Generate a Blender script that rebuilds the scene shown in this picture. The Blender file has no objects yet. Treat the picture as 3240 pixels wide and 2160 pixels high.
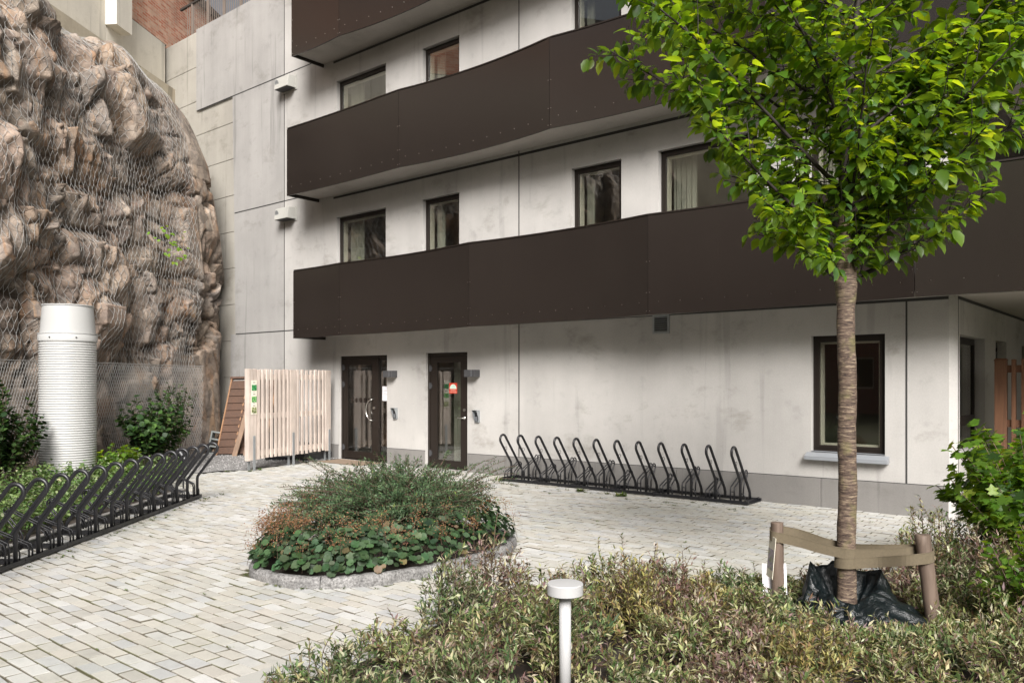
import bpy, bmesh, math, random
import numpy as np
from mathutils import Vector, Matrix

R = math.radians
rng = np.random.default_rng(7)
random.seed(7)
scene = bpy.context.scene
col = scene.collection

# ------------------------------------------------------------------ camera, sky, sun, exposure
# world frame: x runs along the concrete facade, y into the building, z up; the facade plane is y = 0
CX, CY, CH = 2.22679, -10.36337, 1.6
YAW = 40.148
cam_d = bpy.data.cameras.new("camera")
cam = bpy.data.objects.new("camera", cam_d)
col.objects.link(cam)
cam.location = (CX, CY, CH)
cam.rotation_euler = (R(90), 0, R(YAW))
cam_d.sensor_width = 36.0
cam_d.lens = 28.53
cam_d.shift_y = 0.03796
cam_d.clip_start = 0.05
cam_d.clip_end = 2000
scene.camera = cam

SUN_EL, SUN_AZ = 36.0, 135.0       # azimuth clockwise from +y
world = bpy.data.worlds.new("World")
scene.world = world
world.use_nodes = True
wn = world.node_tree
sky = wn.nodes.new("ShaderNodeTexSky")
sky.sky_type = 'NISHITA'
sky.sun_disc = False
sky.sun_elevation = R(SUN_EL)
sky.sun_rotation = R(SUN_AZ)
sky.air_density = 1.0
sky.dust_density = 8.0
sky.ozone_density = 1.0
hsv = wn.nodes.new("ShaderNodeHueSaturation")      # a thin overcast: the blue of the clear sky is mostly gone
hsv.inputs['Saturation'].default_value = 0.3
wn.links.new(sky.outputs[0], hsv.inputs['Color'])
bg = wn.nodes["Background"]
bg.inputs['Strength'].default_value = 0.075
wn.links.new(hsv.outputs[0], bg.inputs['Color'])

sun_d = bpy.data.lights.new("sun", 'SUN')
sun_d.energy = 5.0
sun_d.angle = R(28)
sun_d.color = (1.0, 0.968, 0.94)
sun = bpy.data.objects.new("sun", sun_d)
col.objects.link(sun)
sd = Vector((math.sin(R(SUN_AZ)) * math.cos(R(SUN_EL)), math.cos(R(SUN_AZ)) * math.cos(R(SUN_EL)), math.sin(R(SUN_EL))))
sun.rotation_euler = sd.to_track_quat('Z', 'Y').to_euler()

vs = scene.view_settings
vs.view_transform = 'Standard'
vs.look = 'None'
vs.exposure = 0.5
vs.gamma = 1.0
scene.cycles.max_bounces = 8
scene.cycles.diffuse_bounces = 4
scene.cycles.transparent_max_bounces = 16
scene.cycles.use_adaptive_sampling = True

# ------------------------------------------------------------------ helpers
CA, SA = math.cos(R(YAW)), math.sin(R(YAW))
def W(X, Y):
    """a point X metres right of and Y metres ahead of where the camera stands, on the world's plan"""
    return (CX + X * CA - Y * SA, CY + X * SA + Y * CA)
def W3(X, Y, z): return (*W(X, Y), z)

class MB:
    """collects faces; build() links them as one mesh object"""
    def __init__(s): s.v, s.f, s.c = [], [], []
    def add(s, vs, fs, c=None):
        o = len(s.v); s.v += [tuple(p) for p in vs]
        s.f += [tuple(i + o for i in f) for f in fs]
        if c is not None: s.c += [c] * len(vs)
    def quad(s, a, b, c_, d, c=None): s.add([a, b, c_, d], [(0, 1, 2, 3)], c)
    def box(s, x0, x1, y0, y1, z0, z1, c=None):
        s.add([(x0,y0,z0),(x1,y0,z0),(x1,y1,z0),(x0,y1,z0),(x0,y0,z1),(x1,y0,z1),(x1,y1,z1),(x0,y1,z1)],
              [(0,3,2,1),(4,5,6,7),(0,1,5,4),(1,2,6,5),(2,3,7,6),(3,0,4,7)], c)
    def hexa(s, p, c=None):
        s.add(p, [(0,3,2,1),(4,5,6,7),(0,1,5,4),(1,2,6,5),(2,3,7,6),(3,0,4,7)], c)
    def beam(s, a, b, w, h, up=(0,0,1), c=None):
        a, b, up = Vector(a), Vector(b), Vector(up)
        d = (b - a).normalized(); sx = d.cross(up).normalized(); uz = sx.cross(d)
        sx *= w / 2; uz *= h / 2
        s.hexa([a-sx-uz, a+sx-uz, b+sx-uz, b-sx-uz, a-sx+uz, a+sx+uz, b+sx+uz, b-sx+uz], c)
    def prism(s, poly, z0, z1, c=None):
        n = len(poly)
        s.add([(p[0], p[1], z0) for p in poly] + [(p[0], p[1], z1) for p in poly],
              [tuple(range(n))[::-1], tuple(range(n, 2*n))] + [(i, (i+1) % n, n + (i+1) % n, n + i) for i in range(n)], c)
    def tube(s, path, r, n=8, cap=True, c=None):
        P = [Vector(p) for p in path]; m = len(P)
        rr = r if hasattr(r, '__len__') else [r] * m
        t0 = (P[1] - P[0]).normalized()
        ref = Vector((0, 0, 1)) if abs(t0.z) < .9 else Vector((1, 0, 0))
        u = t0.cross(ref).normalized(); vs, fs = [], []
        for i in range(m):
            t = (P[min(i+1, m-1)] - P[max(i-1, 0)]).normalized()
            u = (u - t * u.dot(t)).normalized(); w = t.cross(u)
            for k in range(n):
                a = 2 * math.pi * k / n
                vs.append(P[i] + (u * math.cos(a) + w * math.sin(a)) * rr[i])
        for i in range(m - 1):
            for k in range(n):
                k2 = (k + 1) % n
                fs.append((i*n + k, i*n + k2, (i+1)*n + k2, (i+1)*n + k))
        if cap: fs += [tuple(range(n))[::-1], tuple(range((m-1)*n, m*n))]
        s.add(vs, fs, c)
    def lathe(s, prof, cx, cy, n=32, c=None, cap=True):
        vs, fs = [], []
        for r, z in prof:
            for k in range(n):
                a = 2 * math.pi * k / n; vs.append((cx + r*math.cos(a), cy + r*math.sin(a), z))
        m = len(prof)
        for i in range(m - 1):
            for k in range(n):
                k2 = (k + 1) % n; fs.append((i*n+k, i*n+k2, (i+1)*n+k2, (i+1)*n+k))
        if cap: fs += [tuple(range(n))[::-1], tuple(range((m-1)*n, m*n))]
        s.add(vs, fs, c)
    def build(s, name, mat, parent=None, smooth=False, bevel=0, recalc=True):
        me = bpy.data.meshes.new(name); me.from_pydata(s.v, [], s.f); me.update()
        if s.c and len(s.c) == len(s.v):
            a = me.color_attributes.new('Col', 'FLOAT_COLOR', 'POINT')
            a.data.foreach_set('color', np.array([(x[0], x[1], x[2], 1.) for x in s.c], dtype=np.float32).ravel())
        if recalc:
            b = bmesh.new(); b.from_mesh(me); bmesh.ops.recalc_face_normals(b, faces=b.faces); b.to_mesh(me); b.free()
        return link(name, me, mat, parent, smooth, bevel)

def link(name, me, mat, parent=None, smooth=False, bevel=0):
    if mat: me.materials.append(mat)
    if smooth:
        me.polygons.foreach_set('use_smooth', [True] * len(me.polygons))
    o = bpy.data.objects.new(name, me); col.objects.link(o)
    if parent: 
        o.parent = parent
        o.matrix_parent_inverse = Matrix.Translation(parent.location).inverted() if parent.type == 'EMPTY' else Matrix()
    if bevel:
        m = o.modifiers.new('edge', 'BEVEL'); m.width = bevel; m.segments = 2; m.limit_method = 'ANGLE'; m.angle_limit = R(40)
    return o

def trimesh(name, V, F, mat, parent=None, colr=None, smooth=False):
    """numpy vertices (n,3) and triangles (m,3)"""
    V = np.asarray(V, dtype=np.float32); F = np.asarray(F, dtype=np.int32); k = F.shape[1]
    me = bpy.data.meshes.new(name)
    me.vertices.add(len(V)); me.vertices.foreach_set('co', V.ravel())
    me.loops.add(F.size); me.loops.foreach_set('vertex_index', F.ravel())
    me.polygons.add(len(F)); me.polygons.foreach_set('loop_start', np.arange(0, F.size, k, dtype=np.int32))
    me.polygons.foreach_set('loop_total', np.full(len(F), k, dtype=np.int32))
    me.update(calc_edges=True); me.validate()
    if colr is not None:
        a = me.color_attributes.new('Col', 'FLOAT_COLOR', 'POINT')
        c4 = np.ones((len(V), 4), dtype=np.float32); c4[:, :3] = colr
        a.data.foreach_set('color', c4.ravel())
    return link(name, me, mat, parent, smooth)

def tag(o, label=None, cat=None, group=None, kind=None):
    if label: o['label'] = label
    if cat: o['category'] = cat
    if group: o['group'] = group
    if kind: o['kind'] = kind
    return o
def thing(name, label, cat, loc=(0, 0, 0), group=None):
    o = bpy.data.objects.new(name, None); col.objects.link(o); o.location = loc; o.empty_display_size = .1
    return tag(o, label, cat, group)

def unit(a): return a / np.maximum(np.linalg.norm(a, axis=-1, keepdims=True), 1e-9)
def leaves(P, A, N, L, Wd, tmpl):
    """P base points, A direction, N rough normal, L lengths, Wd widths; template = (verts(u,v,w), tris, shade) -> V, F, index of leaf per vertex"""
    tv, tf = np.array(tmpl[0], float), np.array(tmpl[1])
    A = unit(A); B = unit(np.cross(N, A)); N2 = np.cross(A, B)
    n, k = len(P), len(tv)
    V = (P[:, None, :] + tv[None, :, 0:1] * (A * L[:, None])[:, None, :] + tv[None, :, 1:2] * (B * Wd[:, None])[:, None, :]
         + tv[None, :, 2:3] * (N2 * L[:, None])[:, None, :])
    F = tf[None] + (np.arange(n) * k)[:, None, None]
    return V.reshape(-1, 3), F.reshape(-1, 3), k
LANCE = ([(0,0,0),(.4,.5,.07),(.4,-.5,.07),(.45,0,0),(1,0,-.1)], [(0,3,1),(0,2,3),(3,4,1),(3,2,4)])
OVATE = ([(0,0,0),(.18,.36,.05),(.18,-.36,.05),(.5,.5,.05),(.5,-.5,.05),(.8,.27,-.03),(.8,-.27,-.03),(1,0,-.16),(.2,0,0),(.5,0,-.01),(.8,0,-.07)],
         [(0,8,1),(0,2,8),(8,9,1),(1,9,3),(8,2,9),(2,4,9),(9,10,3),(3,10,5),(9,4,10),(4,6,10),(10,7,5),(10,6,7)])
LOBED = ([(0,0,0),(-.05,.3,.03),(.12,.62,.02),(.3,.36,.05),(.55,.72,-.02),(.62,.32,.04),(1,0,-.1),(.62,-.32,.04),(.55,-.72,-.02),(.3,-.36,.05),(.12,-.62,.02),(-.05,-.3,.03),(.4,0,0)],
         [(12,i,i+1) for i in range(0, 11)] + [(12, 11, 0)])
_a = np.linspace(-2.75, 2.75, 15)
ROUND = ([(0.42,0,-.06)] + [(.42 + .5*math.cos(t)*(1 + .10*math.cos(7*t)), .5*math.sin(t)*(1 + .10*math.cos(7*t)), .05*math.cos(3*t)) for t in _a] + [(.05,0,0)],
         [(0, i, i+1) for i in range(1, 15)] + [(0, 15, 16), (0, 16, 1)])

# ------------------------------------------------------------------ materials
def mat(name):
    m = bpy.data.materials.new(name); m.use_nodes = True
    nt = m.node_tree; b = nt.nodes["Principled BSDF"]
    return m, nt, b
def nd(nt, t, **kw):
    n = nt.nodes.new(t)
    for k, v in kw.items():
        if k in n.inputs.keys(): n.inputs[k].default_value = v
        else: setattr(n, k, v)
    return n
def lk(nt, a, b): nt.links.new(a, b)
def coords(nt, scale=(1,1,1), rot=(0,0,0)):
    t = nt.nodes.new("ShaderNodeTexCoord"); m = nt.nodes.new("ShaderNodeMapping")
    m.inputs['Scale'].default_value = scale; m.inputs['Rotation'].default_value = rot
    lk(nt, t.outputs['Object'], m.inputs[0]); return m.outputs[0]
def noise(nt, vec, scale, detail=4, rough=.55, dist=0):
    n = nd(nt, "ShaderNodeTexNoise", Scale=scale, Detail=detail, Roughness=rough, Distortion=dist); lk(nt, vec, n.inputs['Vector']); return n.outputs['Fac']
def ramp(nt, fac, stops):
    r = nt.nodes.new("ShaderNodeValToRGB"); e = r.color_ramp.elements
    while len(e) < len(stops): e.new(.5)
    for i, (p, c) in enumerate(stops):
        e[i].position = p; e[i].color = (*c, 1) if hasattr(c, '__len__') else (c, c, c, 1)
    lk(nt, fac, r.inputs[0]); return r.outputs[0]
def mix(nt, f, a, b, mode='MIX'):
    m = nt.nodes.new("ShaderNodeMix"); m.data_type = 'RGBA'; m.blend_type = mode
    for s, v in ((0, f), (6, a), (7, b)):
        if hasattr(v, 'is_output'): lk(nt, v, m.inputs[s])
        else: m.inputs[s].default_value = (*v, 1) if hasattr(v, '__len__') else v
    return m.outputs[2]
def bump(nt, b, h, strength=.3, dist=.01):
    n = nd(nt, "ShaderNodeBump", Strength=strength, Distance=dist); lk(nt, h, n.inputs['Height']); lk(nt, n.outputs[0], b.inputs['Normal'])
def plain(name, c, rough=.5, metal=0, spec=.5, vary=.12, scale=6):
    m, nt, b = mat(name); v = coords(nt)
    f = noise(nt, v, scale, 5)
    lk(nt, mix(nt, f, tuple(x*(1-vary) for x in c), tuple(x*(1+vary) for x in c)), b.inputs['Base Color'])
    b.inputs['Roughness'].default_value = rough; b.inputs['Metallic'].default_value = metal; b.inputs['Specular IOR Level'].default_value = spec
    return m
def concrete(name, c, blotch=.16, streak=.06, warm=(1,1,1), bstr=.15):
    m, nt, b = mat(name)
    v = coords(nt); vs_ = coords(nt, (3.2, 3.2, .28))
    big = noise(nt, v, .55, 5, .6); med = noise(nt, v, 2.6, 6, .62, .1); st = noise(nt, vs_, 1.0, 5, .6); fine = noise(nt, v, 60, 3, .6)
    c1 = ramp(nt, big, [(.28, tuple(x*(1-blotch) for x in c)), (.72, tuple(x*(1+blotch*.5) for x in c))])
    c2 = mix(nt, 1.0, c1, ramp(nt, st, [(.3, 1-streak), (.62, 1.0), (.8, 1+streak*.3)]), 'MULTIPLY')
    c3 = mix(nt, 1.0, c2, ramp(nt, med, [(.22, 1-blotch*1.3), (.42, 1.0), (.8, 1.04)]), 'MULTIPLY')
    drip = noise(nt, coords(nt, (2.6, 2.6, .16)), 1.3, 4, .6, .2); patch = noise(nt, coords(nt, (1, 1, 1.6)), .9, 6, .7, .15)
    c3 = mix(nt, 1.0, c3, ramp(nt, drip, [(.60, 1.0), (.66, 1-streak*2.2), (.70, 1-streak*2.6), (.78, 1.0)]), 'MULTIPLY')
    c3 = mix(nt, 1.0, c3, ramp(nt, patch, [(.30, (1-blotch*1.5, 1-blotch*1.55, 1-blotch*1.7)), (.44, (1, 1, 1)), (.7, (1.03, 1.03, 1.03))]), 'MULTIPLY')
    spots = nd(nt, "ShaderNodeTexVoronoi", Scale=7.0); lk(nt, v, spots.inputs['Vector'])
    sp = ramp(nt, spots.outputs['Distance'], [(.0, .55), (.035, .95), (.06, 1.0)])
    c4 = mix(nt, .6, c3, sp, 'MULTIPLY')
    c5 = mix(nt, 1.0, c4, ramp(nt, fine, [(.3, .94), (.7, 1.05)]), 'MULTIPLY')
    lk(nt, c5, b.inputs['Base Color'])
    b.inputs['Roughness'].default_value = .82; b.inputs['Specular IOR Level'].default_value = .3
    bump(nt, b, mix(nt, .5, med, fine), bstr, .01)
    return m
def leafmat(name, trans=.35, rough=.42, tint=(1.25, 1.15, .45), spec=.4):
    m, nt, b = mat(name)
    a = nd(nt, "ShaderNodeVertexColor", layer_name='Col')
    lk(nt, a.outputs[0], b.inputs['Base Color']); b.inputs['Roughness'].default_value = rough; b.inputs['Specular IOR Level'].default_value = spec
    t = nt.nodes.new("ShaderNodeBsdfTranslucent")
    lk(nt, mix(nt, 1.0, a.outputs[0], tint, 'MULTIPLY'), t.inputs[0])
    ms = nt.nodes.new("ShaderNodeMixShader"); ms.inputs[0].default_value = trans
    lk(nt, b.outputs[0], ms.inputs[1]); lk(nt, t.outputs[0], ms.inputs[2])
    lk(nt, ms.outputs[0], nt.nodes["Material Output"].inputs[0])
    return m
def wood(name, c, c2, scale=1, axis='z', rough=.7):
    m, nt, b = mat(name)
    s = {'z': (14, 14, .9), 'x': (.9, 14, 14), 'y': (14, .9, 14)}[axis]
    v = coords(nt, tuple(q*scale for q in s)); f = noise(nt, v, 1.6, 6, .65, 1.2); k = noise(nt, coords(nt), 2.2, 3)
    g = ramp(nt, f, [(.25, c2), (.6, c), (.85, tuple(min(1, q*1.12) for q in c))])
    lk(nt, mix(nt, 1.0, g, ramp(nt, k, [(.3, .78), (.7, 1.08)]), 'MULTIPLY'), b.inputs['Base Color'])
    b.inputs['Roughness'].default_value = rough; bump(nt, b, f, .25, .004)
    return m

M = {}
M['concrete'] = concrete('facade_concrete', (.44, .425, .405), blotch=.2)
M['concrete_tall'] = concrete('tall_wall_concrete', (.335, .325, .312), blotch=.16, streak=.10)
M['concrete_rough'] = concrete('board_formed_concrete', (.36, .34, .30), blotch=.2, streak=.1, bstr=.5)
M['concrete_cream'] = concrete('cream_concrete', (.60, .565, .49), blotch=.12, streak=.08)
M['concrete_ledge'] = concrete('ledge_concrete', (.44, .39, .30), blotch=.25, streak=.16)
M['plinth'] = concrete('plinth_concrete', (.205, .196, .185), blotch=.12, streak=.1)
M['soffit'] = concrete('soffit_concrete', (.46, .43, .40), blotch=.12, streak=.0)
M['joint'] = plain('joint_sealant', (.035, .034, .033), .8)
M['frame'] = plain('dark_brown_frame', (.015, .0105, .008), .42, 0, .4)
M['cream'] = plain('cream_paint', (.62, .585, .49), .5, vary=.04)
M['interior'] = plain('interior_plaster', (.20, .18, .15), .9)
M['curtain'] = wood('curtain_cloth', (.34, .34, .28), (.19, .19, .15), .8)
M['sill'] = plain('grey_sheet_metal', (.27, .285, .305), .45, .2, vary=.05)
M['steel'] = plain('brushed_steel', (.62, .61, .58), .28, 1.0, vary=.05)
M['galv'] = plain('galvanised_steel', (.34, .36, .37), .5, .6, vary=.18, scale=18)
M['black'] = plain('black_powder_coat', (.012, .012, .014), .38, 0, .5, vary=.2, scale=30)
M['white_plastic'] = plain('white_pipe_plastic', (.40, .40, .39), .42, 0, .4, vary=.05, scale=3)
M['white_paint'] = plain('white_lamp_paint', (.40, .40, .40), .45, 0, .4, vary=.03)
M['box_white'] = plain('white_unit_case', (.40, .395, .365), .5, vary=.04)
M['dark_grey'] = plain('dark_grey_case', (.055, .055, .058), .5)
M['paper'] = plain('paper', (.78, .77, .80), .7, vary=.02)
M['card'] = plain('cream_card', (.74, .70, .58), .6, vary=.03)
M['ink'] = plain('ink', (.09, .085, .08), .8)
M['red'] = plain('red_sticker', (.42, .035, .015), .5)
M['mint'] = plain('mint_sticker', (.46, .63, .54), .5, vary=.05)
M['pale'] = plain('pale_sticker', (.75, .66, .55), .5, vary=.04)
M['wood_pale'] = wood('weathered_pale_wood', (.54, .465, .41), (.37, .30, .25))
M['wood_brown'] = wood('stained_brown_wood', (.075, .032, .014), (.04, .018, .009), axis='x')
M['wood_edge'] = wood('raw_brown_edge', (.27, .14, .065), (.15, .075, .035))
M['wood_plank'] = wood('old_plank', (.24, .155, .10), (.13, .085, .06))
M['wood_fence'] = wood('red_brown_fence', (.20, .095, .05), (.12, .055, .03))
M['stake'] = wood('stake_wood', (.155, .112, .085), (.08, .055, .04))
M['strap'] = plain('strap_webbing', (.115, .092, .058), .9, vary=.25, scale=70)
M['soil'] = plain('dark_soil', (.035, .026, .02), .95, vary=.5, scale=14)
M['doormat'] = plain('brown_mat', (.20, .145, .10), .95, vary=.25, scale=40)
M['gravel'] = plain('grey_gravel', (.19, .185, .18), .9, vary=.5, scale=45)
M['block'] = plain('grey_block', (.16, .17, .165), .9, vary=.25, scale=20)
M['wire'] = plain('galvanised_wire', (.36, .355, .34), .5, .35, vary=.15)
M['roof'] = plain('dark_roof_edge', (.04, .035, .03), .7)
M['rail'] = plain('grey_brown_railing', (.20, .165, .14), .5, .2)

m, nt, b = mat('dark_bronze_panel'); M['panel'] = m
v = coords(nt); f = noise(nt, v, .8, 4); g = noise(nt, coords(nt, (9, 9, .35)), 1, 5, .6)
lk(nt, mix(nt, 1.0, mix(nt, f, (.0155, .0118, .010), (.0205, .016, .0135)), ramp(nt, g, [(.3, .93), (.62, 1.0), (.82, 1.1)]), 'MULTIPLY'), b.inputs['Base Color'])
b.inputs['Roughness'].default_value = .24; b.inputs['Metallic'].default_value = .0; b.inputs['Specular IOR Level'].default_value = .55

m, nt, b = mat('window_glass'); M['glass'] = m
tr = nd(nt, "ShaderNodeBsdfTransparent"); tr.inputs[0].default_value = (.86, .87, .85, 1)
gl = nd(nt, "ShaderNodeBsdfGlossy", Roughness=.0); gl.inputs[0].default_value = (.95, .95, .95, 1)
lw = nd(nt, "ShaderNodeLayerWeight", Blend=.5); pw = nd(nt, "ShaderNodeMath", operation='POWER'); pw.inputs[1].default_value = 3.0
ml = nd(nt, "ShaderNodeMath", operation='MULTIPLY_ADD'); ml.inputs[1].default_value = .85; ml.inputs[2].default_value = .12; ms = nt.nodes.new("ShaderNodeMixShader")
lk(nt, lw.outputs['Facing'], pw.inputs[0]); lk(nt, pw.outputs[0], ml.inputs[0])
lk(nt, ml.outputs[0], ms.inputs[0]); lk(nt, tr.outputs[0], ms.inputs[1]); lk(nt, gl.outputs[0], ms.inputs[2])
lk(nt, ms.outputs[0], nt.nodes["Material Output"].inputs[0])

m, nt, b = mat('paver_stone'); M['paver'] = m
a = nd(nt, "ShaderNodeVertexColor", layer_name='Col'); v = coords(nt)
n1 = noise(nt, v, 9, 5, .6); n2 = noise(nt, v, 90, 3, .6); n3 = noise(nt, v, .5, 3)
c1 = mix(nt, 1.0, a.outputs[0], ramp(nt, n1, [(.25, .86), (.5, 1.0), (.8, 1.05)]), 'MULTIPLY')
c1 = mix(nt, 1.0, c1, ramp(nt, n2, [(.25, .88), (.5, 1.0), (.8, 1.04)]), 'MULTIPLY')
c1 = mix(nt, 1.0, c1, ramp(nt, n3, [(.3, (.93, .94, .90)), (.7, (1.03, 1.02, 1.02))]), 'MULTIPLY')
lk(nt, c1, b.inputs['Base Color']); b.inputs['Roughness'].default_value = .85; b.inputs['Specular IOR Level'].default_value = .3
bump(nt, b, mix(nt, .4, n1, n2), .35, .006)

m, nt, b = mat('joint_sand_and_moss'); M['ground'] = m
v = coords(nt); f = noise(nt, v, 1.3, 6, .65)
lk(nt, ramp(nt, f, [(.36, (.085, .075, .05)), (.52, (.09, .085, .045)), (.64, (.06, .075, .022))]), b.inputs['Base Color']); b.inputs['Roughness'].default_value = .95

m, nt, b = mat('granite'); M['granite'] = m
v = coords(nt); f = noise(nt, v, 55, 5, .7); g = noise(nt, v, 7, 5)
c1 = ramp(nt, f, [(.3, (.06, .057, .053)), (.48, (.20, .195, .19)), (.7, (.38, .37, .36))])
lk(nt, mix(nt, 1.0, c1, ramp(nt, g, [(.3, .6), (.65, 1.05)]), 'MULTIPLY'), b.inputs['Base Color']); b.inputs['Roughness'].default_value = .8
bump(nt, b, mix(nt, .5, f, g), .9, .02)

m, nt, b = mat('rock'); M['rock'] = m
a = nd(nt, "ShaderNodeVertexColor", layer_name='Col'); v = coords(nt)
n1 = noise(nt, v, 2.3, 8, .68, .6); n2 = noise(nt, v, 13, 7, .7, .4); n3 = noise(nt, coords(nt, (2.2, 2.2, .6), (0, R(25), 0)), 1.1, 6, .6, 1.0); n4 = noise(nt, v, 4.5, 5, .6)
c0 = ramp(nt, n1, [(.25, (.21, .198, .185)), (.42, (.33, .308, .285)), (.55, (.40, .36, .315)), (.68, (.45, .425, .39)), (.8, (.34, .33, .325))])
c0 = mix(nt, ramp(nt, n3, [(.55, 0.), (.66, .7)]), c0, (.40, .27, .17))
c0 = mix(nt, ramp(nt, n4, [(.62, 0.), (.72, .55)]), c0, (.37, .245, .205))
c0 = mix(nt, ramp(nt, noise(nt, v, 3.1, 6, .75), [(.66, 0.), (.71, .8)]), c0, (.66, .64, .61))
c0 = mix(nt, 1.0, c0, a.outputs[0], 'MULTIPLY'); c0 = mix(nt, 1.0, c0, (.64, .595, .555), 'MULTIPLY')
sv = noise(nt, coords(nt, (3, 3, .35)), 1.0, 6, .65, .8)
c0 = mix(nt, ramp(nt, sv, [(.58, 0.), (.66, .75)]), c0, (.13, .10, .085)); c0 = mix(nt, ramp(nt, sv, [(.30, .6), (.38, 0.)]), c0, (.40, .25, .14))
dm = nd(nt, "ShaderNodeVectorMath", operation='MULTIPLY_ADD'); nz_ = nd(nt, "ShaderNodeTexNoise", Scale=3.0, Detail=4.0); lk(nt, v, nz_.inputs['Vector'])
lk(nt, nz_.outputs['Color'], dm.inputs[0]); dm.inputs[1].default_value = (.16, .16, .16); lk(nt, v, dm.inputs[2])
def vcell(sc, out='Color', feat='F1'):
    q = nd(nt, "ShaderNodeTexVoronoi", Scale=sc); q.feature = feat; lk(nt, dm.outputs[0], q.inputs['Vector']); return q.outputs[out]
va, vb, ve = vcell(4.5), vcell(11.0), vcell(4.5, 'Distance', 'DISTANCE_TO_EDGE')
c0 = mix(nt, 1.0, c0, ramp(nt, va, [(.2, .74), (.5, 1.0), (.8, 1.25)]), 'MULTIPLY'); c0 = mix(nt, 1.0, c0, ramp(nt, vb, [(.2, .84), (.8, 1.16)]), 'MULTIPLY')
c0 = mix(nt, 1.0, c0, ramp(nt, noise(nt, v, 55, 4, .7), [(.25, .75), (.5, 1.0), (.8, 1.15)]), 'MULTIPLY')
lk(nt, c0, b.inputs['Base Color']); b.inputs['Roughness'].default_value = .78; b.inputs['Specular IOR Level'].default_value = .3
hgt_ = mix(nt, .35, va, vb); hgt_ = mix(nt, .25, hgt_, noise(nt, v, 45, 6, .7)); hgt_ = mix(nt, .35, hgt_, ramp(nt, ve, [(0., .55), (.03, 1.)]))
bump(nt, b, hgt_, 1.0, .045)

def brick_mat(name, c1, c2, mortar, rot):
    m, nt, b = mat(name)
    t = nt.nodes.new("ShaderNodeTexCoord"); mp = nt.nodes.new("ShaderNodeMapping"); mp.vector_type = 'POINT'
    r1 = nt.nodes.new("ShaderNodeVectorRotate"); r1.rotation_type = 'Z_AXIS'; r1.inputs['Angle'].default_value = rot
    lk(nt, t.outputs['Object'], r1.inputs['Vector'])
    mp.inputs['Rotation'].default_value = (R(-90), 0, 0); lk(nt, r1.outputs[0], mp.inputs[0])
    br = nd(nt, "ShaderNodeTexBrick", Scale=1.0); br.offset = .5
    br.inputs['Brick Width'].default_value = .25; br.inputs['Row Height'].default_value = .068; br.inputs['Mortar Size'].default_value = .009
    br.inputs['Color1'].default_value = (*c1, 1); br.inputs['Color2'].default_value = (*c2, 1); br.inputs['Mortar'].default_value = (*mortar, 1); br.inputs['Bias'].default_value = -.1
    lk(nt, mp.outputs[0], br.inputs[0])
    lk(nt, mix(nt, 1.0, br.outputs[0], ramp(nt, noise(nt, coords(nt), 3, 5), [(.3, .8), (.7, 1.15)]), 'MULTIPLY'), b.inputs['Base Color'])
    b.inputs['Roughness'].default_value = .85
    return m

m, nt, b = mat('cherry_bark'); M['bark'] = m
v = coords(nt, (2.2, 2.2, 24)); w = coords(nt)
f = noise(nt, v, 4.0, 6, .7, .5); g = noise(nt, w, 9, 5); k = noise(nt, coords(nt, (6, 6, 46)), 2.2, 6, .72, .9)
c0 = ramp(nt, k, [(.36, (.025, .015, .012)), (.46, (.075, .048, .035)), (.55, (.15, .105, .075)), (.65, (.33, .26, .175))])
c0 = mix(nt, 1.0, c0, ramp(nt, f, [(.3, .62), (.6, 1.1)]), 'MULTIPLY')
c0 = mix(nt, ramp(nt, g, [(.54, 0.), (.70, .6)]), c0, (.17, .155, .06))
c0 = mix(nt, ramp(nt, noise(nt, w, 3.7, 4), [(.60, 0.), (.74, .55)]), c0, (.075, .042, .034))
lk(nt, c0, b.inputs['Base Color']); b.inputs['Roughness'].default_value = .75; bump(nt, b, mix(nt, .5, f, k), 1.0, .012)
M['twig'] = plain('dark_twig', (.016, .010, .008), .8, vary=.3)
M['stem'] = plain('shrub_stem', (.10, .065, .045), .85, vary=.3)

m, nt, b = mat('black_plastic_sheet'); M['bag'] = m
b.inputs['Base Color'].default_value = (.004, .007, .008, 1); b.inputs['Roughness'].default_value = .3; b.inputs['Specular IOR Level'].default_value = .4
bump(nt, b, noise(nt, coords(nt), 16, 5, .6, 1.0), .6, .03)

M['tree_leaf'] = leafmat('cherry_leaf', .56, .38, (2.75, 2.15, .45), .38)
M['leaf'] = leafmat('shrub_leaf', .25, .5, (1.25, 1.2, .6), .22)
M['flower'] = leafmat('dry_flower', .15, .9, (1.1, 1, .9), .1)
M['print'] = leafmat('printed_picture', .0, .6, (1, 1, 1), .3)
# ------------------------------------------------------------------ ground and paving
g = MB(); g.quad((-150, -150, -.012), (150, -150, -.012), (150, 150, -.012), (-150, 150, -.012))
tag(g.build('ground', M['ground']), kind='structure')

def inside(p, poly):
    x, y = p; c = False; n = len(poly); j = n - 1
    for i in range(n):
        (x1, y1), (x2, y2) = poly[i], poly[j]
        if (y1 > y) != (y2 > y) and x < (x2 - x1) * (y - y1) / (y2 - y1) + x1: c = not c
        j = i
    return c
BED = [W(*p) for p in [(-1.4, 3.0), (-1.2, 4.1), (-.85, 4.5), (-.58, 5.0), (-.17, 5.75), (.8, 6.0), (2.0, 6.05), (3.2, 6.35), (5.2, 6.9), (5.8, 2.6), (-1.4, 2.6)]]
LBED = [W(*p) for p in [(-4.78, 4.0), (-4.78, 11.55), (-5.35, 12.6), (-6.0, 14.0), (-6.6, 18), (-9, 18), (-9.5, 4.0)]]
GRAV = [(-13.2, -3.7), (-10.95, -3.4), (-10.75, -2.35), (-11.15, -.3), (-11.05, -.0), (-15.5, -.0), (-15.6, -2.0), (-14.2, -3.2)]
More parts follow.
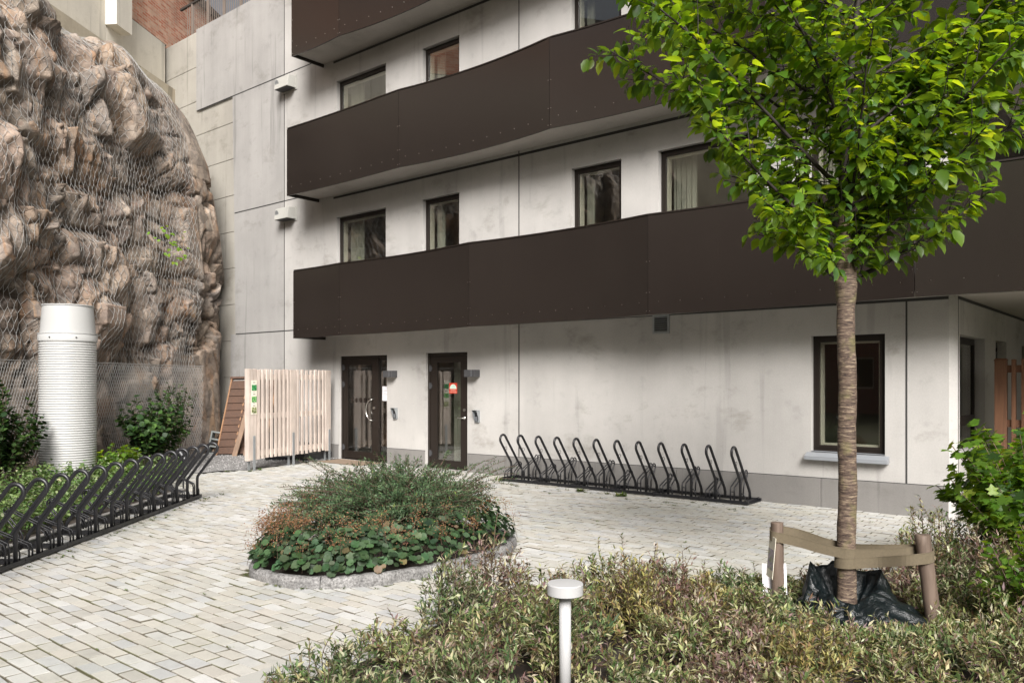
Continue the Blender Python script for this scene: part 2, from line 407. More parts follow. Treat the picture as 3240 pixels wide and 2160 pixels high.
def planter_pt(t, k=1.0):
    c, s_ = math.cos(t), math.sin(t); e = 2 / 2.3
    return (-3.40 + .86*k*math.copysign(abs(c)**e, c), -5.38 + 1.34*(1-(1-k)*.64)*math.copysign(abs(s_)**e, s_))
PLANT = [planter_pt(2*math.pi*i/48) for i in range(48)]
pv = MB(); PX, PY = .190, .1045
pal = [((.455, .442, .41), 6), ((.465, .445, .405), 4), ((.475, .468, .45), 5), ((.43, .432, .432), 3), ((.51, .505, .492), 4), ((.455, .43, .39), 2), ((.42, .405, .375), 1)]
pcs = [c for c, w_ in pal for _ in range(int(w_*2))]
for j in range(int(10.9 / PY)):
    y0 = -.008 - (j + 1) * PY
    off = (.5 * PX if j % 2 else 0) + random.uniform(-.018, .018)
    for i in range(int(19 / PX)):
        x0 = -13.6 + i * PX + off
        c = (x0 + PX/2, y0 + PY/2)
        X = (c[0]-CX)*CA + (c[1]-CY)*SA; Y = -(c[0]-CX)*SA + (c[1]-CY)*CA
        if Y < 1.8 or X < -4.95 and Y < 12 or abs(X) > .72*Y + .8: continue
        if inside(c, BED) or inside(c, LBED) or inside(c, GRAV) or inside(c, PLANT): continue
        gp = .0035; z = random.gauss(0, .0018); tx, ty = random.gauss(0, .012), random.gauss(0, .012)
        k = random.choice(pcs); q = random.uniform(.87, .97); k = tuple(v_*q for v_ in k)
        jj = lambda: random.uniform(-.004, .004)
        P = [(x0+gp+jj(), y0+gp+jj()), (x0+PX-gp+jj(), y0+gp+jj()), (x0+PX-gp+jj(), y0+PY-gp+jj()), (x0+gp+jj(), y0+PY-gp+jj())]
        def zz(p): return z + (p[0]-c[0])*tx + (p[1]-c[1])*ty
        ins = .006
        T = [(p[0] + math.copysign(ins, c[0]-p[0]), p[1] + math.copysign(ins, c[1]-p[1])) for p in P]
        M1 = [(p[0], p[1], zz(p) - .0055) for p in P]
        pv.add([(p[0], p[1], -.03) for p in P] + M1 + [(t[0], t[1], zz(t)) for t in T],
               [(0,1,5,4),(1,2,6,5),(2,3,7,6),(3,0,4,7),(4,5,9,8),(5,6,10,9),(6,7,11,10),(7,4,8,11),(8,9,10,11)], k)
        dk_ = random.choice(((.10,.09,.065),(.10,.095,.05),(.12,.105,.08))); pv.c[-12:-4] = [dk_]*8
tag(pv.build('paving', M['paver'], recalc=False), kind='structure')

def bumpy_patch(name, poly, z, mat_, amp=.03, step=.12):
    xs = [p[0] for p in poly]; ys = [p[1] for p in poly]
    nx = int((max(xs)-min(xs))/step)+1; ny = int((max(ys)-min(ys))/step)+1
    b_ = MB(); idx = {}
    from mathutils import noise as N_
    for i in range(nx+1):
        for j in range(ny+1):
            p = (min(xs)+i*step, min(ys)+j*step)
            idx[i, j] = len(b_.v); b_.v.append((p[0], p[1], z + amp*N_.noise(Vector((p[0]*2.3, p[1]*2.3, 1)))))
    for i in range(nx):
        for j in range(ny):
            c = (min(xs)+(i+.5)*step, min(ys)+(j+.5)*step)
            if inside(c, poly): b_.f.append((idx[i,j], idx[i+1,j], idx[i+1,j+1], idx[i,j+1]))
    return tag(b_.build(name, mat_, smooth=True), kind='structure')
bumpy_patch('soil_bed', BED, .02, M['soil'])
bumpy_patch('soil_bed', LBED, .02, M['soil'])
gr = bumpy_patch('gravel_patch', GRAV, .012, M['gravel'], .012, .06)
st = MB()
for _ in range(5200):
    x, y = random.uniform(-15.5, -10.7), random.uniform(-3.7, -.02)
    if not inside((x, y), GRAV): continue
    r_ = random.uniform(.006, .017); q = random.uniform(.09, .36); a = random.uniform(0, 6.28)
    ca, sa = math.cos(a)*r_, math.sin(a)*r_
    st.add([(x+ca, y+sa, .02), (x-sa*.8, y+ca*.8, .02), (x-ca, y-sa, .02), (x+sa*.7, y-ca*.7, .02), (x+ca*.2, y, .02+r_*1.1)], [(0,1,4),(1,2,4),(2,3,4),(3,0,4)], (q, q*.97, q*.94))
tag(st.build('gravel', M['print'], recalc=False), 'loose grey crushed stone between the paving and the tall wall', 'gravel', kind='stuff')

# kerb strip between paving and the planted strip by the rock
kb = MB()
for i in range(15):
    a, b2 = 4.2 + i*.5, 4.2 + i*.5 + .494
    p = [W(-4.78, a), W(-4.69, a), W(-4.69, b2), W(-4.78, b2)]
    kb.prism(p, -.03, .045)
tag(kb.build('kerb', M['plinth'], bevel=.006), kind='structure')

# ------------------------------------------------------------------ apartment building
bld = thing('apartment_building', 'pale concrete apartment house with three tiers of dark bronze balconies', 'building', (-6, 0, 0))
PL = lambda s: .30 + .0079 * (s + 9.6)           # top of the plinth
FAC = dict(O=(0, 0), U=(1, 0), N=(0, 1)); SID = dict(O=(.13, 0), U=(0, 1), N=(-1, 0))
def mp(fr, u, d, z): return (fr['O'][0] + u*fr['U'][0] + d*fr['N'][0], fr['O'][1] + u*fr['U'][1] + d*fr['N'][1], z)
def fbox(b_, fr, u0, u1, d0, d1, z0, z1, c=None):
    b_.hexa([mp(fr,u0,d0,z0), mp(fr,u1,d0,z0), mp(fr,u1,d1,z0), mp(fr,u0,d1,z0), mp(fr,u0,d0,z1), mp(fr,u1,d0,z1), mp(fr,u1,d1,z1), mp(fr,u0,d1,z1)], c)
def wall_face(b_, fr, u0, u1, z0, z1, ops, depth=.24):
    us = sorted({u0, u1, *[o[0] for o in ops], *[o[1] for o in ops]}); zs = sorted({z0, z1, *[o[2] for o in ops], *[o[3] for o in ops]})
    us = [u for u in us if u0 <= u <= u1]; zs = [z for z in zs if z0 <= z <= z1]
    for a, b2 in zip(us, us[1:]):
        for c, d in zip(zs, zs[1:]):
            m_ = ((a+b2)/2, (c+d)/2)
            if any(o[0] < m_[0] < o[1] and o[2] < m_[1] < o[3] for o in ops): continue
            b_.quad(mp(fr,a,0,c), mp(fr,b2,0,c), mp(fr,b2,0,d), mp(fr,a,0,d))
    for o in ops:
        a, b2, c, d = o
        for (p, q) in (((a,c),(a,d)), ((a,d),(b2,d)), ((b2,d),(b2,c)), ((b2,c),(a,c))):
            b_.quad(mp(fr,p[0],0,p[1]), mp(fr,q[0],0,q[1]), mp(fr,q[0],depth,q[1]), mp(fr,p[0],depth,p[1]))
WIN = []
cols = [(-11.20, -9.69), (-8.67, -7.735), (-5.29, -4.37), (-3.74, -2.25), (-1.55, -.62)]
for (z0, z1) in ((3.42, 4.925), (6.20, 7.70), (9.0, 10.5)):
    for (a, b2) in cols: WIN.append((a, b2, z0, z1))
D1 = (-11.113, -9.653, .012, 2.09); D2 = (-8.58, -7.538, .012, 2.1); WR = (-1.53, -.64, .70, 2.165)
VENT = (-3.80, -3.585, 2.30, 2.50)
wb = MB(); wall_face(wb, FAC, -13.03, .054, 0, 13.5, WIN + [D1, D2, WR])
wb.quad((.054, 0, 0), (.13, .07, 0), (.13, .07, 13.5), (.054, 0, 13.5))
SW = [(.17, 1.62, .76, 2.135), (2.36, 3.2, .76, 2.15), (4.53, 5.9, .76, 2.15)]
wall_face(wb, SID, .07, 8.0, 0, 2.62, SW)
wb.quad((.13, 8, 0), (4.2, 8, 0), (4.2, 8, 13.5), (.13, 8, 13.5))
wb.quad((-13.03, 0, 13.5), (4.2, 0, 13.5), (4.2, 9, 13.5), (-13.03, 9, 13.5)); wb.quad((-13.03, 9, 0), (4.2, 9, 0), (4.2, 9, 13.5), (-13.03, 9, 13.5)); wb.quad((4.2, 2, 0), (15, 2, 0), (15, 2, 13.5), (4.2, 2, 13.5)); wb.quad((4.2, 9, 0), (15, 9, 0), (15, 9, 13.5), (4.2, 9, 13.5)); wb.quad((4.2, 2, 13.5), (15, 2, 13.5), (15, 9, 13.5), (4.2, 9, 13.5)); wb.quad((-13.03, 0, 0), (-13.03, 9, 0), (-13.03, 9, 13.5), (-13.03, 0, 13.5))  # includes an unseen wing past the right end, added to keep the yard shaded
wb.build('wall', M['concrete'], bld, recalc=False)
cl = MB()                                                    # metal cladding on the return wall above the ground floor
for i in range(5):
    cl.box(.118, .14, .08 + i*1.6, .08 + i*1.6 + 1.585, 2.66, 13.4)
cl.build('cladding', M['panel'], bld)
def plinth_run(a, b2):
    n = max(1, round((b2 - a) / 2.1)); w_ = (b2 - a) / n
    for i in range(n):
        pb = MB()
        u0, u1 = a + i*w_ + .003, a + (i+1)*w_ - .003
        pb.hexa([(u0,-.014,-.02),(u1,-.014,-.02),(u1,.0,-.02),(u0,.0,-.02),(u0,-.014,PL(u0)),(u1,-.014,PL(u1)),(u1,.0,PL(u1)),(u0,.0,PL(u0))])
        pb.build('plinth', M['plinth'], bld, bevel=.003)
plinth_run(-13.02, -11.13); plinth_run(-9.64, -8.595); plinth_run(-7.525, -1.40); plinth_run(-1.40, .05)
jb = MB()
for s, za, zb_ in ((-6.363, .30, 13.4), (-.40, .36, 13.4), (-13.03, .0, 13.4)): jb.box(s-.010, s+.010, -.0035, .002, za, zb_)
for z in (2.682, 5.52, 8.282): jb.box(-13.02, -11.2, -.0025, .002, z-.011, z+.011)
for a, b2 in ((-13.02, -11.13), (-9.64, -8.595), (-7.525, .05)):
    jb.hexa([(a,-.0085,PL(a)-.001),(b2,-.0085,PL(b2)-.001),(b2,.001,PL(b2)-.001),(a,.001,PL(a)-.001),(a,-.0085,PL(a)+.009),(b2,-.0085,PL(b2)+.009),(b2,.001,PL(b2)+.009),(a,.001,PL(a)+.009)])
for za in (5.325, 8.10, 2.545): jb.box(-11.3, .05, -.006, .002, za - .012, za + .03)
jb.box(.124, .134, .07, 8, 2.535, 2.57); jb.box(.126, .134, .083, .091, .0, 2.54)
jb.build('joint', M['joint'], bld)
ib = MB()
for z in (-.03, 2.75, 5.55, 8.3, 11.2): ib.box(-13, .1, .26, 5.0, z, z+.08)
ib.quad((-13,5,0),(.1,5,0),(.1,5,12),(-13,5,12))
for s in (-13, -9.2, -6.4, -4.05, -1.95): ib.box(s, s+.06, .26, 5, 0, 12)
ib.build('interior', M['interior'], bld)
ib = MB(); ib.box(-12.6, -9.3, 2.2, 2.3, .06, 2.6); ib.build('lobby_panelling', M['wood_edge'], bld)

def window(fr, a, b2, z0, z1, curtain=.26, transom=None, sill=False, rec=.085):
    fb = MB(); w_ = .055
    def ring(b_, u0, u1, c, d, w, d0, d1, wb_=None):
        wb_ = wb_ or w
        fbox(b_, fr, u0, u0+w, d0, d1, c, d); fbox(b_, fr, u1-w, u1, d0, d1, c, d)
        fbox(b_, fr, u0+w, u1-w, d0, d1, d-w, d); fbox(b_, fr, u0+w, u1-w, d0, d1, c, c+wb_)
    ring(fb, a+.001, b2-.001, z0+.001, z1-.001, .045, rec, rec+.10)
    ring(fb, a+.046, b2-.046, z0+.046, z1-.046, .035, rec-.012, rec+.03)
    if transom: fbox(fb, fr, a+.08, b2-.08, rec-.016, rec+.032, transom-.06, transom+.06)
    f_ = fb.build('window', M['frame'], bld)
    pb_ = MB(); fbox(pb_, fr, a+.079, b2-.079, rec+.008, rec+.026, z0+.079, z1-.079); pb_.build('pane', M['glass'], f_)
    ib_ = MB(); ring(ib_, a+.072, b2-.072, z0+.072, z1-.072, .032, rec+.034, rec+.12)
    if transom: fbox(ib_, fr, a+.12, b2-.12, rec+.034, rec+.10, transom-.05, transom+.05)
    ib_.build('inner_frame', M['cream'], f_)
    if curtain:
        cb = MB(); n = 14; cw = (b2 - a) * curtain
        pts = [(a + .10 + cw*i/n, rec + .20 + .02*math.sin(i*2.1)) for i in range(n+1)]
        for p, q in zip(pts, pts[1:]): cb.quad(mp(fr, p[0], p[1], z0+.02), mp(fr, q[0], q[1], z0+.02), mp(fr, q[0], q[1], z1-.02), mp(fr, p[0], p[1], z1-.02))
        cb.build('curtain', M['curtain'], f_, smooth=True)
    if sill:
        sb = MB(); sb.add([mp(fr,a-.05,-.10,z0-.055), mp(fr,b2+.05,-.10,z0-.055), mp(fr,b2+.05,-.10,z0-.10), mp(fr,a-.05,-.10,z0-.10), mp(fr,a-.05,.0,z0-.010), mp(fr,b2+.05,.0,z0-.010), mp(fr,b2+.05,-.01,z0-.10), mp(fr,a-.05,-.01,z0-.10)],
                          [(0,1,2,3),(0,4,5,1),(3,2,6,7),(0,3,7,4),(1,5,6,2)])
        fbox(sb, fr, a+.002, b2-.002, .0, rec+.02, z0-.009, z0+.004)
        sb.build('sill', M['sill'], f_)
for k, (a, b2, z0, z1) in enumerate(WIN): window(FAC, a, b2, z0, z1, (.30, .24, .17, .26, .2)[k % 5])
window(FAC, *WR, curtain=.0, sill=True)
for k, s in enumerate(SW): window(SID, *s, curtain=0, transom=1.10 if k == 0 else 1.95 if k == 1 else None, rec=.12)

def hinge(b_, u, z): b_.box(u-.013, u+.013, .028, .062, z-.055, z+.055); b_.box(u-.045, u+.035, .052, .062, z-.03, z+.03)
def door_leaf(a, b2, z0, z1, st_, top, bot, y=.06):
    b_ = MB(); b_.box(a, a+st_, y, y+.06, z0, z1); b_.box(b2-st_, b2, y, y+.06, z0, z1); b_.box(a+st_, b2-st_, y, y+.06, z1-top, z1); b_.box(a+st_, b2-st_, y, y+.06, z0, z0+bot)
    return b_
# entrance with a side light
a, b2, z0, z1 = D1
fb = MB(); fb.box(a, a+.05, .05, .16, z0, z1); fb.box(b2-.05, b2, .05, .16, z0, z1); fb.box(a+.05, b2-.05, .05, .16, z1-.05, z1); fb.box(-10.03, -9.97, .05, .16, z0, z1-.05)
fb.box(-9.97, b2-.05, .07, .13, z0, .15); fb.box(-9.97, b2-.05, .07, .13, z1-.10, z1-.05); fb.box(a, b2, .02, .2, -.005, .014)
fr1 = fb.build('door', M['frame'], bld)
lf = door_leaf(-11.06, -10.035, .03, 2.035, .135, .13, .15).build('door_leaf', M['frame'], fr1)
p_ = MB(); p_.box(-10.925, -10.17, .075, .09, .18, 1.905); p_.build('pane', M['glass'], fr1)
p_ = MB(); p_.box(-9.969, -9.704, .09, .105, .15, 1.99); p_.build('pane', M['glass'], fr1)
h_ = MB(); pts = [(-10.13, .06, 1.24)] + [(-10.13 - .16*math.sin(t), .01, 1.02 + .2*math.cos(t)) for t in np.linspace(0.05, math.pi-.05, 14)] + [(-10.13, .06, .80)]
h_.tube(pts, .012, 8); h_.build('handle', M['steel'], fr1, smooth=True)
h_ = MB(); h_.tube([(-10.10, .062, 1.06), (-10.10, .045, 1.06)], .024, 14); h_.build('lock', M['steel'], fr1)
for z in (1.86, 1.52, .25): h_ = MB(); hinge(h_, -11.045, z); h_.build('hinge', M['dark_grey'], fr1)
h_ = MB()
for i in range(6):
    x = -10.80 + i*.13 ; vs_ = [(x + .036*math.cos(t), .0735, 1.205 + .05*math.sin(t)) for t in np.linspace(0, 2*math.pi, 20)[:-1]]
    h_ = MB(); h_.add(vs_, [tuple(range(19))]); h_.build('safety_dot', M['frame'], fr1)
# single glazed door
a, b2, z0, z1 = D2
fb = MB(); fb.box(a, a+.055, .05, .16, z0, z1); fb.box(b2-.045, b2, .05, .16, z0, z1); fb.box(a+.055, b2-.045, .05, .16, z1-.05, z1); fb.box(a, b2, .02, .2, -.005, .014)
fr2 = fb.build('door', M['frame'], bld)
door_leaf(-8.522, -7.586, .03, 2.045, .17, .12, .13).build('door_leaf', M['frame'], fr2)
p_ = MB(); p_.box(-8.352, -7.756, .075, .09, .16, 1.925); p_.build('pane', M['glass'], fr2)
h_ = MB(); h_.tube([(-7.665, .06, .935), (-7.665, .03, .935), (-7.68, .02, .935), (-7.80, .02, .935)], .010, 8); h_.tube([(-7.665, .062, .935), (-7.665, .052, .935)], .027, 14); h_.build('handle', M['steel'], fr2, smooth=True)
h_ = MB(); h_.tube([(-7.665, .062, 1.075), (-7.665, .045, 1.075)], .026, 14); h_.build('lock', M['steel'], fr2)
for z in (1.82, 1.50, .27): h_ = MB(); hinge(h_, -8.515, z); h_.build('hinge', M['dark_grey'], fr2)
cb = MB(); cb.box(-8.30, -7.97, .45, .5, .1, 2.3); cb.build('inner_wall_panel', M['curtain'], fr2)

# balconies
def balcony(left, ridges, zb0, tilt, top_h=1.345):
    N0, SAG, END = .78, .13, 3.3
    zb = lambda s: zb0 + tilt*(s - left)
    rs = [left] + ridges + [END]
    def nn(s):
        for a, b2 in zip(rs, rs[1:]):
            if a <= s <= b2:
                t = (s - a)/(b2 - a)
                if a == left: return N0 - .03*math.sin(math.pi*t)
                return N0 - SAG*4*t*(1-t)
        return N0
    sb = MB(); n = 90; zs = zb(left) + .062
    ss = [left + .02 + (END - left - .02)*i/n for i in range(n+1)]
    for a, b2 in zip(ss, ss[1:]):
        ya, yb = -nn(a) + .05, -nn(b2) + .05
        za, zc = zb(a) + .062, zb(b2) + .062
        sb.hexa([(a,ya,za),(b2,yb,zc),(b2,.0,zc),(a,.0,za),(a,ya,za+.2),(b2,yb,zc+.2),(b2,.0,zc+.2),(a,.0,za+.2)])
    z = zb(0) + .06
    sb.box(.1405, 4.2, .0, 8, z, z + .2)
    slab = sb.build('balcony', M['soffit'], bld)
    for k, (a, b2) in enumerate(zip(rs, rs[1:])):
        m_ = 26; pn = MB(); x0, x1 = a + (.004 if k else 0), b2 - .004
        for i in range(m_):
            s0, s1 = x0 + (x1-x0)*i/m_, x0 + (x1-x0)*(i+1)/m_
            y0, y1 = -nn(s0), -nn(s1); h0, h1 = zb(s0), zb(s1)
            pn.add([(s0,y0,h0),(s1,y1,h1),(s1,y1,h1+top_h),(s0,y0,h0+top_h),(s0,y0+.025,h0),(s1,y1+.025,h1),(s1,y1+.025,h1+top_h),(s0,y0+.025,h0+top_h)],
                   [(0,1,2,3),(5,4,7,6),(4,5,1,0)] + ([(0,3,7,4)] if i == 0 else []) + ([(1,5,6,2)] if i == m_-1 else []))
        p_ = pn.build('parapet_panel', M['panel'], slab, smooth=False, recalc=False)
        vt = [v_.co.copy() for v_ in p_.data.vertices]
        bm = bmesh.new(); bm.from_mesh(p_.data); bmesh.ops.remove_doubles(bm, verts=bm.verts, dist=.0005); bm.to_mesh(p_.data); bm.free()
        p_.data.polygons.foreach_set('use_smooth', [True]*len(p_.data.polygons)); p_.data.set_sharp_from_angle(angle=R(40))
        rv = MB()                                               # rivets: a low row and the seam
        L_ = b2 - a; nr = max(3, int(L_/.29))
        for i in range(nr):
            s0 = a + L_*(i+.5)/nr; c_ = (s0, -nn(s0) - .002, zb(s0) + .17)
            rv.box(c_[0]-.0035, c_[0]+.0035, c_[1]-.003, c_[1]+.003, c_[2]-.0035, c_[2]+.0035)
        for s0 in (x0 + .02, x1 - .02):
            for dz in (.05, .3, .72): c_ = (s0, -nn(s0)-.002, zb(s0)+dz); rv.box(c_[0]-.0035, c_[0]+.0035, c_[1]-.003, c_[1]+.003, c_[2]-.0035, c_[2]+.0035)
        rv.build('rivets', M['steel'], p_.parent)
    cb = MB()
    for a, b2 in zip(ss, ss[1:]):
        ya, yb = -nn(a), -nn(b2); za, zc = zb(a)+top_h, zb(b2)+top_h
        cb.hexa([(a,ya-.012,za+.001),(b2,yb-.012,zc+.001),(b2,yb+.06,zc+.001),(a,ya+.06,za+.001),(a,ya-.012,za+.02),(b2,yb-.012,zc+.02),(b2,yb+.06,zc+.02),(a,ya+.06,za+.02)])
    cb.build('coping', M['frame'], slab)
    eb = MB(); eb.box(left-.012, left+.012, -N0+.002, -.003, zb(left), zb(left)+top_h); eb.build('end_panel', M['panel'], slab)
balcony(-11.57, [-10.11, -6.77, -3.45, -.12], 2.438, .0062)
balcony(-11.79, [-8.455, -5.13, -1.80, 1.52], 5.314, .0045)
balcony(-11.63, [-10.125, -6.79, -3.46, -.12], 8.085, .003)

# ------------------------------------------------------------------ tall concrete wall, brick house above the rock
tw = thing('tall_concrete_wall', 'tall grey concrete retaining wall with dark panel joints beside the rock', 'wall', (-15.5, 0, 0))
tb = MB(); tb.box(-16.785, -13.042, .0, .5, 8.45, 10.31); tb.box(-16.785, -15.13, .0, .5, 8.30, 8.45)
def skew(b_, x0b, x0t, x1, z0, z1): b_.hexa([(x0b,0,z0),(x1,0,z0),(x1,.5,z0),(x0b,.5,z0),(x0t,0,z1),(x1,0,z1),(x1,.5,z1),(x0t,.5,z1)])
skew(tb, -15.05, -15.13, -13.042, 5.53, 8.45); skew(tb, -15.0, -15.05, -13.042, 2.69, 5.52); skew(tb, -15.2, -15.2, -13.042, -.05, 2.68)
tb.build('smooth_panels', M['concrete_tall'], tw)
tb = MB()
for i in range(12):
    z = -.05 + i*.86
    tb.box(-20.0, -14.9 if z < 8.2 else -16.79, .035, .5, z, min(z + .85, 10.30))
tb.box(-20, -13.1, .05, .5, -.05, 10.29)
tb.build('board_formed_wall', M['concrete_rough'], tw, bevel=.008)
jb = MB()
for z in (2.682, 5.52, 8.282): jb.box(-14.98 if z < 5 else -15.03 if z < 8 else -16.7, -13.045, -.003, .002, z-.012, z+.012)
jb.build('joint', M['joint'], tw)
rb = thing('railing', 'brown metal bar railing on top of the tall concrete wall', 'railing', (-16.5, .25, 10.31))
b_ = MB(); b_.box(-17.95, -13.05, .18, .24, 11.18, 11.23); b_.build('handrail', M['roof'], rb)
b_ = MB()
for i in range(48):
    x = -17.6 + i*.0945
    b_.box(x-.007, x+.007, .2, .214, 10.32, 11.18)
b_.build('bars', M['rail'], rb)
for x in (-17.35, -16.6, -15.85, -15.1, -14.35, -13.6):
    b_ = MB(); b_.box(x-.03, x+.03, .18, .24, 10.311, 11.18); b_.build('post', M['rail'], rb)

U = Vector((.562, -.827)).normalized(); C0 = Vector((-18.3, -.02)); NV = Vector((U.y, -U.x))   # NV: away from the yard
if NV.x > 0: NV = -NV
BA = math.atan2(U.y, U.x)
def ub(b_, t0, t1, d0, d1, z0, z1):
    P = lambda t, d: C0 + U*t + NV*d
    q = [P(t0,d0), P(t1,d0), P(t1,d1), P(t0,d1)]
    b_.hexa([(p.x,p.y,z0) for p in q] + [(p.x,p.y,z1) for p in q])
M['brick'] = brick_mat('salmon_brick', (.50, .17, .095), (.66, .42, .30), (.52, .42, .33), -BA)
hb = thing('brick_house', 'salmon brick house on a cream concrete base above the rock', 'building', (C0.x, C0.y, 8))
b_ = MB(); ub(b_, -3.05, 20, .12, 6, 10.36, 12.3); b_.build('wall', M['brick'], hb)
b_ = MB(); ub(b_, -3.2, 20, .02, 6.2, 12.3, 12.5); b_.build('roof', M['roof'], hb)
rw = thing('cream_retaining_wall', 'cream concrete retaining wall with a ledge running above the rock', 'wall', (C0.x, C0.y, 7))
b_ = MB()
for i in range(8): ub(b_, .02 + i*2.55, 2.56 + i*2.55, 0, .9, 9.1, 10.33)
b_.build('wall', M['concrete_cream'], rw, bevel=.01)
b_ = MB(); ub(b_, .02, 20, -.35, .9, 6.5, 9.09); b_.build('ledge', M['concrete_ledge'], rw)
b_ = MB(); ub(b_, -.1, 20, .04, .119, 10.33, 10.37); b_.build('shadow_joint', M['roof'], rw)
b_ = MB(); ub(b_, 2.0, 2.62, -.28, -.001, 9.72, 10.62); b_.build('pier', M['concrete_cream'], rw)
b_ = MB(); ub(b_, 2.0, 2.62, -.28, .1, 10.63, 12.2); b_.build('brick_pier', M['brick'], rw)

# house across the yard, behind the camera: it is what the windows mirror
M['brick_red'] = brick_mat('red_brick', (.24, .085, .055), (.30, .12, .085), (.24, .20, .18), 0)
ob = thing('red_brick_house', 'red brick house across the yard mirrored in the windows', 'building', (-8, -30, 0))
b_ = MB(); ops = [(-34 + i*2.9, -32.7 + i*2.9, z, z+1.5) for i in range(18) for z in (1.2, 4.2, 7.2, 10.2)]
wall_face(b_, dict(O=(0, -30), U=(1, 0), N=(0, -1)), -36, 20, 0, 13, ops, .2); b_.box(-36, 20, -38, -30.3, 0, 13); b_.build('wall', M['brick_red'], ob, recalc=False)
b_ = MB(); b_.box(-36.3, 20.3, -38.3, -29.6, 13.01, 13.3); b_.build('roof', M['roof'], ob)
for o in ops[::1]:
    x0, x1, z0, z1 = o
    if x1 < -26 or x0 > 12: continue
    b_ = MB(); b_.box(x0, x1, -30.16, -30.12, z0, z0+.08); b_.box(x0, x1, -30.16, -30.12, z1-.08, z1); b_.box(x0, x0+.08, -30.16, -30.12, z0+.08, z1-.08); b_.box(x1-.08, x1, -30.16, -30.12, z0+.08, z1-.08)
    w_ = b_.build('window', M['cream'], ob)
    b_ = MB(); b_.box(x0+.08, x1-.08, -30.15, -30.13, z0+.08, z1-.08); b_.build('pane', M['glass'], w_)

# ------------------------------------------------------------------ rock face
def polyline(pts, n):
    P = np.array(pts, float); d = np.r_[0, np.cumsum(np.linalg.norm(np.diff(P, axis=0), axis=1))]
    t = np.linspace(0, d[-1], n); return np.stack([np.interp(t, d, P[:, i]) for i in range(P.shape[1])], 1), t
base_xy = [(-8.45, 7, 8.35), (-8.0, 9, 8.4), (-7.62, 12, 8.35), (-7.27, 14.5, 8.3), (-6.98, 16.3, 8.3), (-6.80, 17.4, 8.1), (-6.66, 18.0, 7.8), (-6.60, 18.4, 7.5), (-6.9, 19.3, 7.2), (-8.3, 19.9, 7.0)]
NU, NVv = 440, 340
bp, ulen = polyline(base_xy, NU)
ker = np.hanning(17); ker /= ker.sum()
for i in range(3): bp[:, i] = np.convolve(np.pad(bp[:, i], 8, mode='edge'), ker, 'valid')
tan = np.gradient(bp[:, :2], axis=0); tan /= np.linalg.norm(tan, axis=1, keepdims=True)
nrm2 = np.stack([tan[:, 1], -tan[:, 0]], 1)                       # out of the rock, towards the yard
prof, vlen = polyline([(0, -.1), (.06, .22), (.02, .45), (.18, .66), (.42, .84), (.75, .94), (1.25, 1.0), (2.1, 1.02), (3.4, 1.0)], NVv)
prof_b, prof_h = prof[:, 0], prof[:, 1]
# finer rows on the face
vv = np.linspace(0, 1, NVv); hh = np.interp(vv, [0, .82, .9, .95, 1], [-.02, .84, .96, 1.01, 1.0]); bb = np.interp(hh, [-.02, .22, .45, .66, .84, .94, 1.0], [0, .08, .02, .2, .42, .75, 1.25])
bb = np.where(vv > .92, np.interp(vv, [.92, 1], [bb[np.searchsorted(vv, .92)], 3.6]), bb)
base = np.zeros((NU, NVv, 3))
base[..., 0] = bp[:, None, 0] - nrm2[:, None, 0]*bb[None]; base[..., 1] = bp[:, None, 1] - nrm2[:, None, 1]*bb[None]; base[..., 2] = hh[None]*bp[:, None, 2]
du = np.gradient(base, axis=0); dv = np.gradient(base, axis=1); nr = unit(np.cross(du, dv)); 
if (nr[:, 60, :2]*nrm2).sum() < 0: nr = -nr
from mathutils import noise as NZ
def blocks(P, scale, seed, amp, tilt, kap, r0, aniso=(1, 1, 1)):
    """fractured blocks: every cell is a tilted flat topped chunk with planar flanks, the highest one shows"""
    r_ = np.random.default_rng(seed); Q = P.reshape(-1, 3)*np.array(aniso)
    lo, hi = Q.min(0)-scale, Q.max(0)+scale; n = np.ceil((hi-lo)/scale).astype(int) + 2
    gi = np.floor((Q-lo)/scale).astype(int)
    pts = r_.random((*n, 3)); off = r_.normal(0, 1, n); gv = r_.normal(0, 1, (*n, 3)); tint = r_.random(n)
    ax = unit(r_.normal(0, 1, (*n, 3))); bx_ = unit(np.cross(ax, r_.normal(0, 1, (*n, 3)))); cx_ = np.cross(ax, bx_)
    best = np.full(len(Q), -1e9); sec = np.full(len(Q), -1e9); tn = np.zeros(len(Q))
    for a in (-1, 0, 1):
        for b2 in (-1, 0, 1):
            for c in (-1, 0, 1):
                k = np.clip(gi + (a, b2, c), 0, n-1); kk = (k[:, 0], k[:, 1], k[:, 2])
                d_ = Q - (lo + (k + pts[kk])*scale)
                inf = np.maximum(np.maximum(np.abs((d_*ax[kk]).sum(1)), np.abs((d_*bx_[kk]).sum(1))), np.abs((d_*cx_[kk]).sum(1)))
                val = off[kk]*amp + (d_*gv[kk]).sum(1)*tilt - kap*np.maximum(inf - r0*scale, 0)
                m_ = val > best
                sec = np.where(m_, best, np.maximum(sec, val)); best = np.where(m_, val, best); tn = np.where(m_, tint[kk], tn)
    return best.reshape(P.shape[:2]), tn.reshape(P.shape[:2]), (best - sec).reshape(P.shape[:2])
d1, t1, e1 = blocks(base, 1.5, 31, .13, .13, .80, .38, (1, 1, .8)); d2, t2, e2 = blocks(base, .58, 32, .040, .24, .80, .38, (1.1, 1.1, .75)); d3, t3, e3 = blocks(base, .22, 33, .016, .26, .70, .30, (1.2, 1.2, .8))
fine = np.array([[NZ.fractal(Vector(p)*6, 1.0, 2.1, 4) for p in row] for row in base])
disp = (d1 - np.median(d1)) + (d2 - np.median(d2)) + (d3 - np.median(d3)) + .005*fine - .16*np.exp(-e1/.025)*(t1 > .25) - .07*np.exp(-e2/.012)*(t2 > .35)
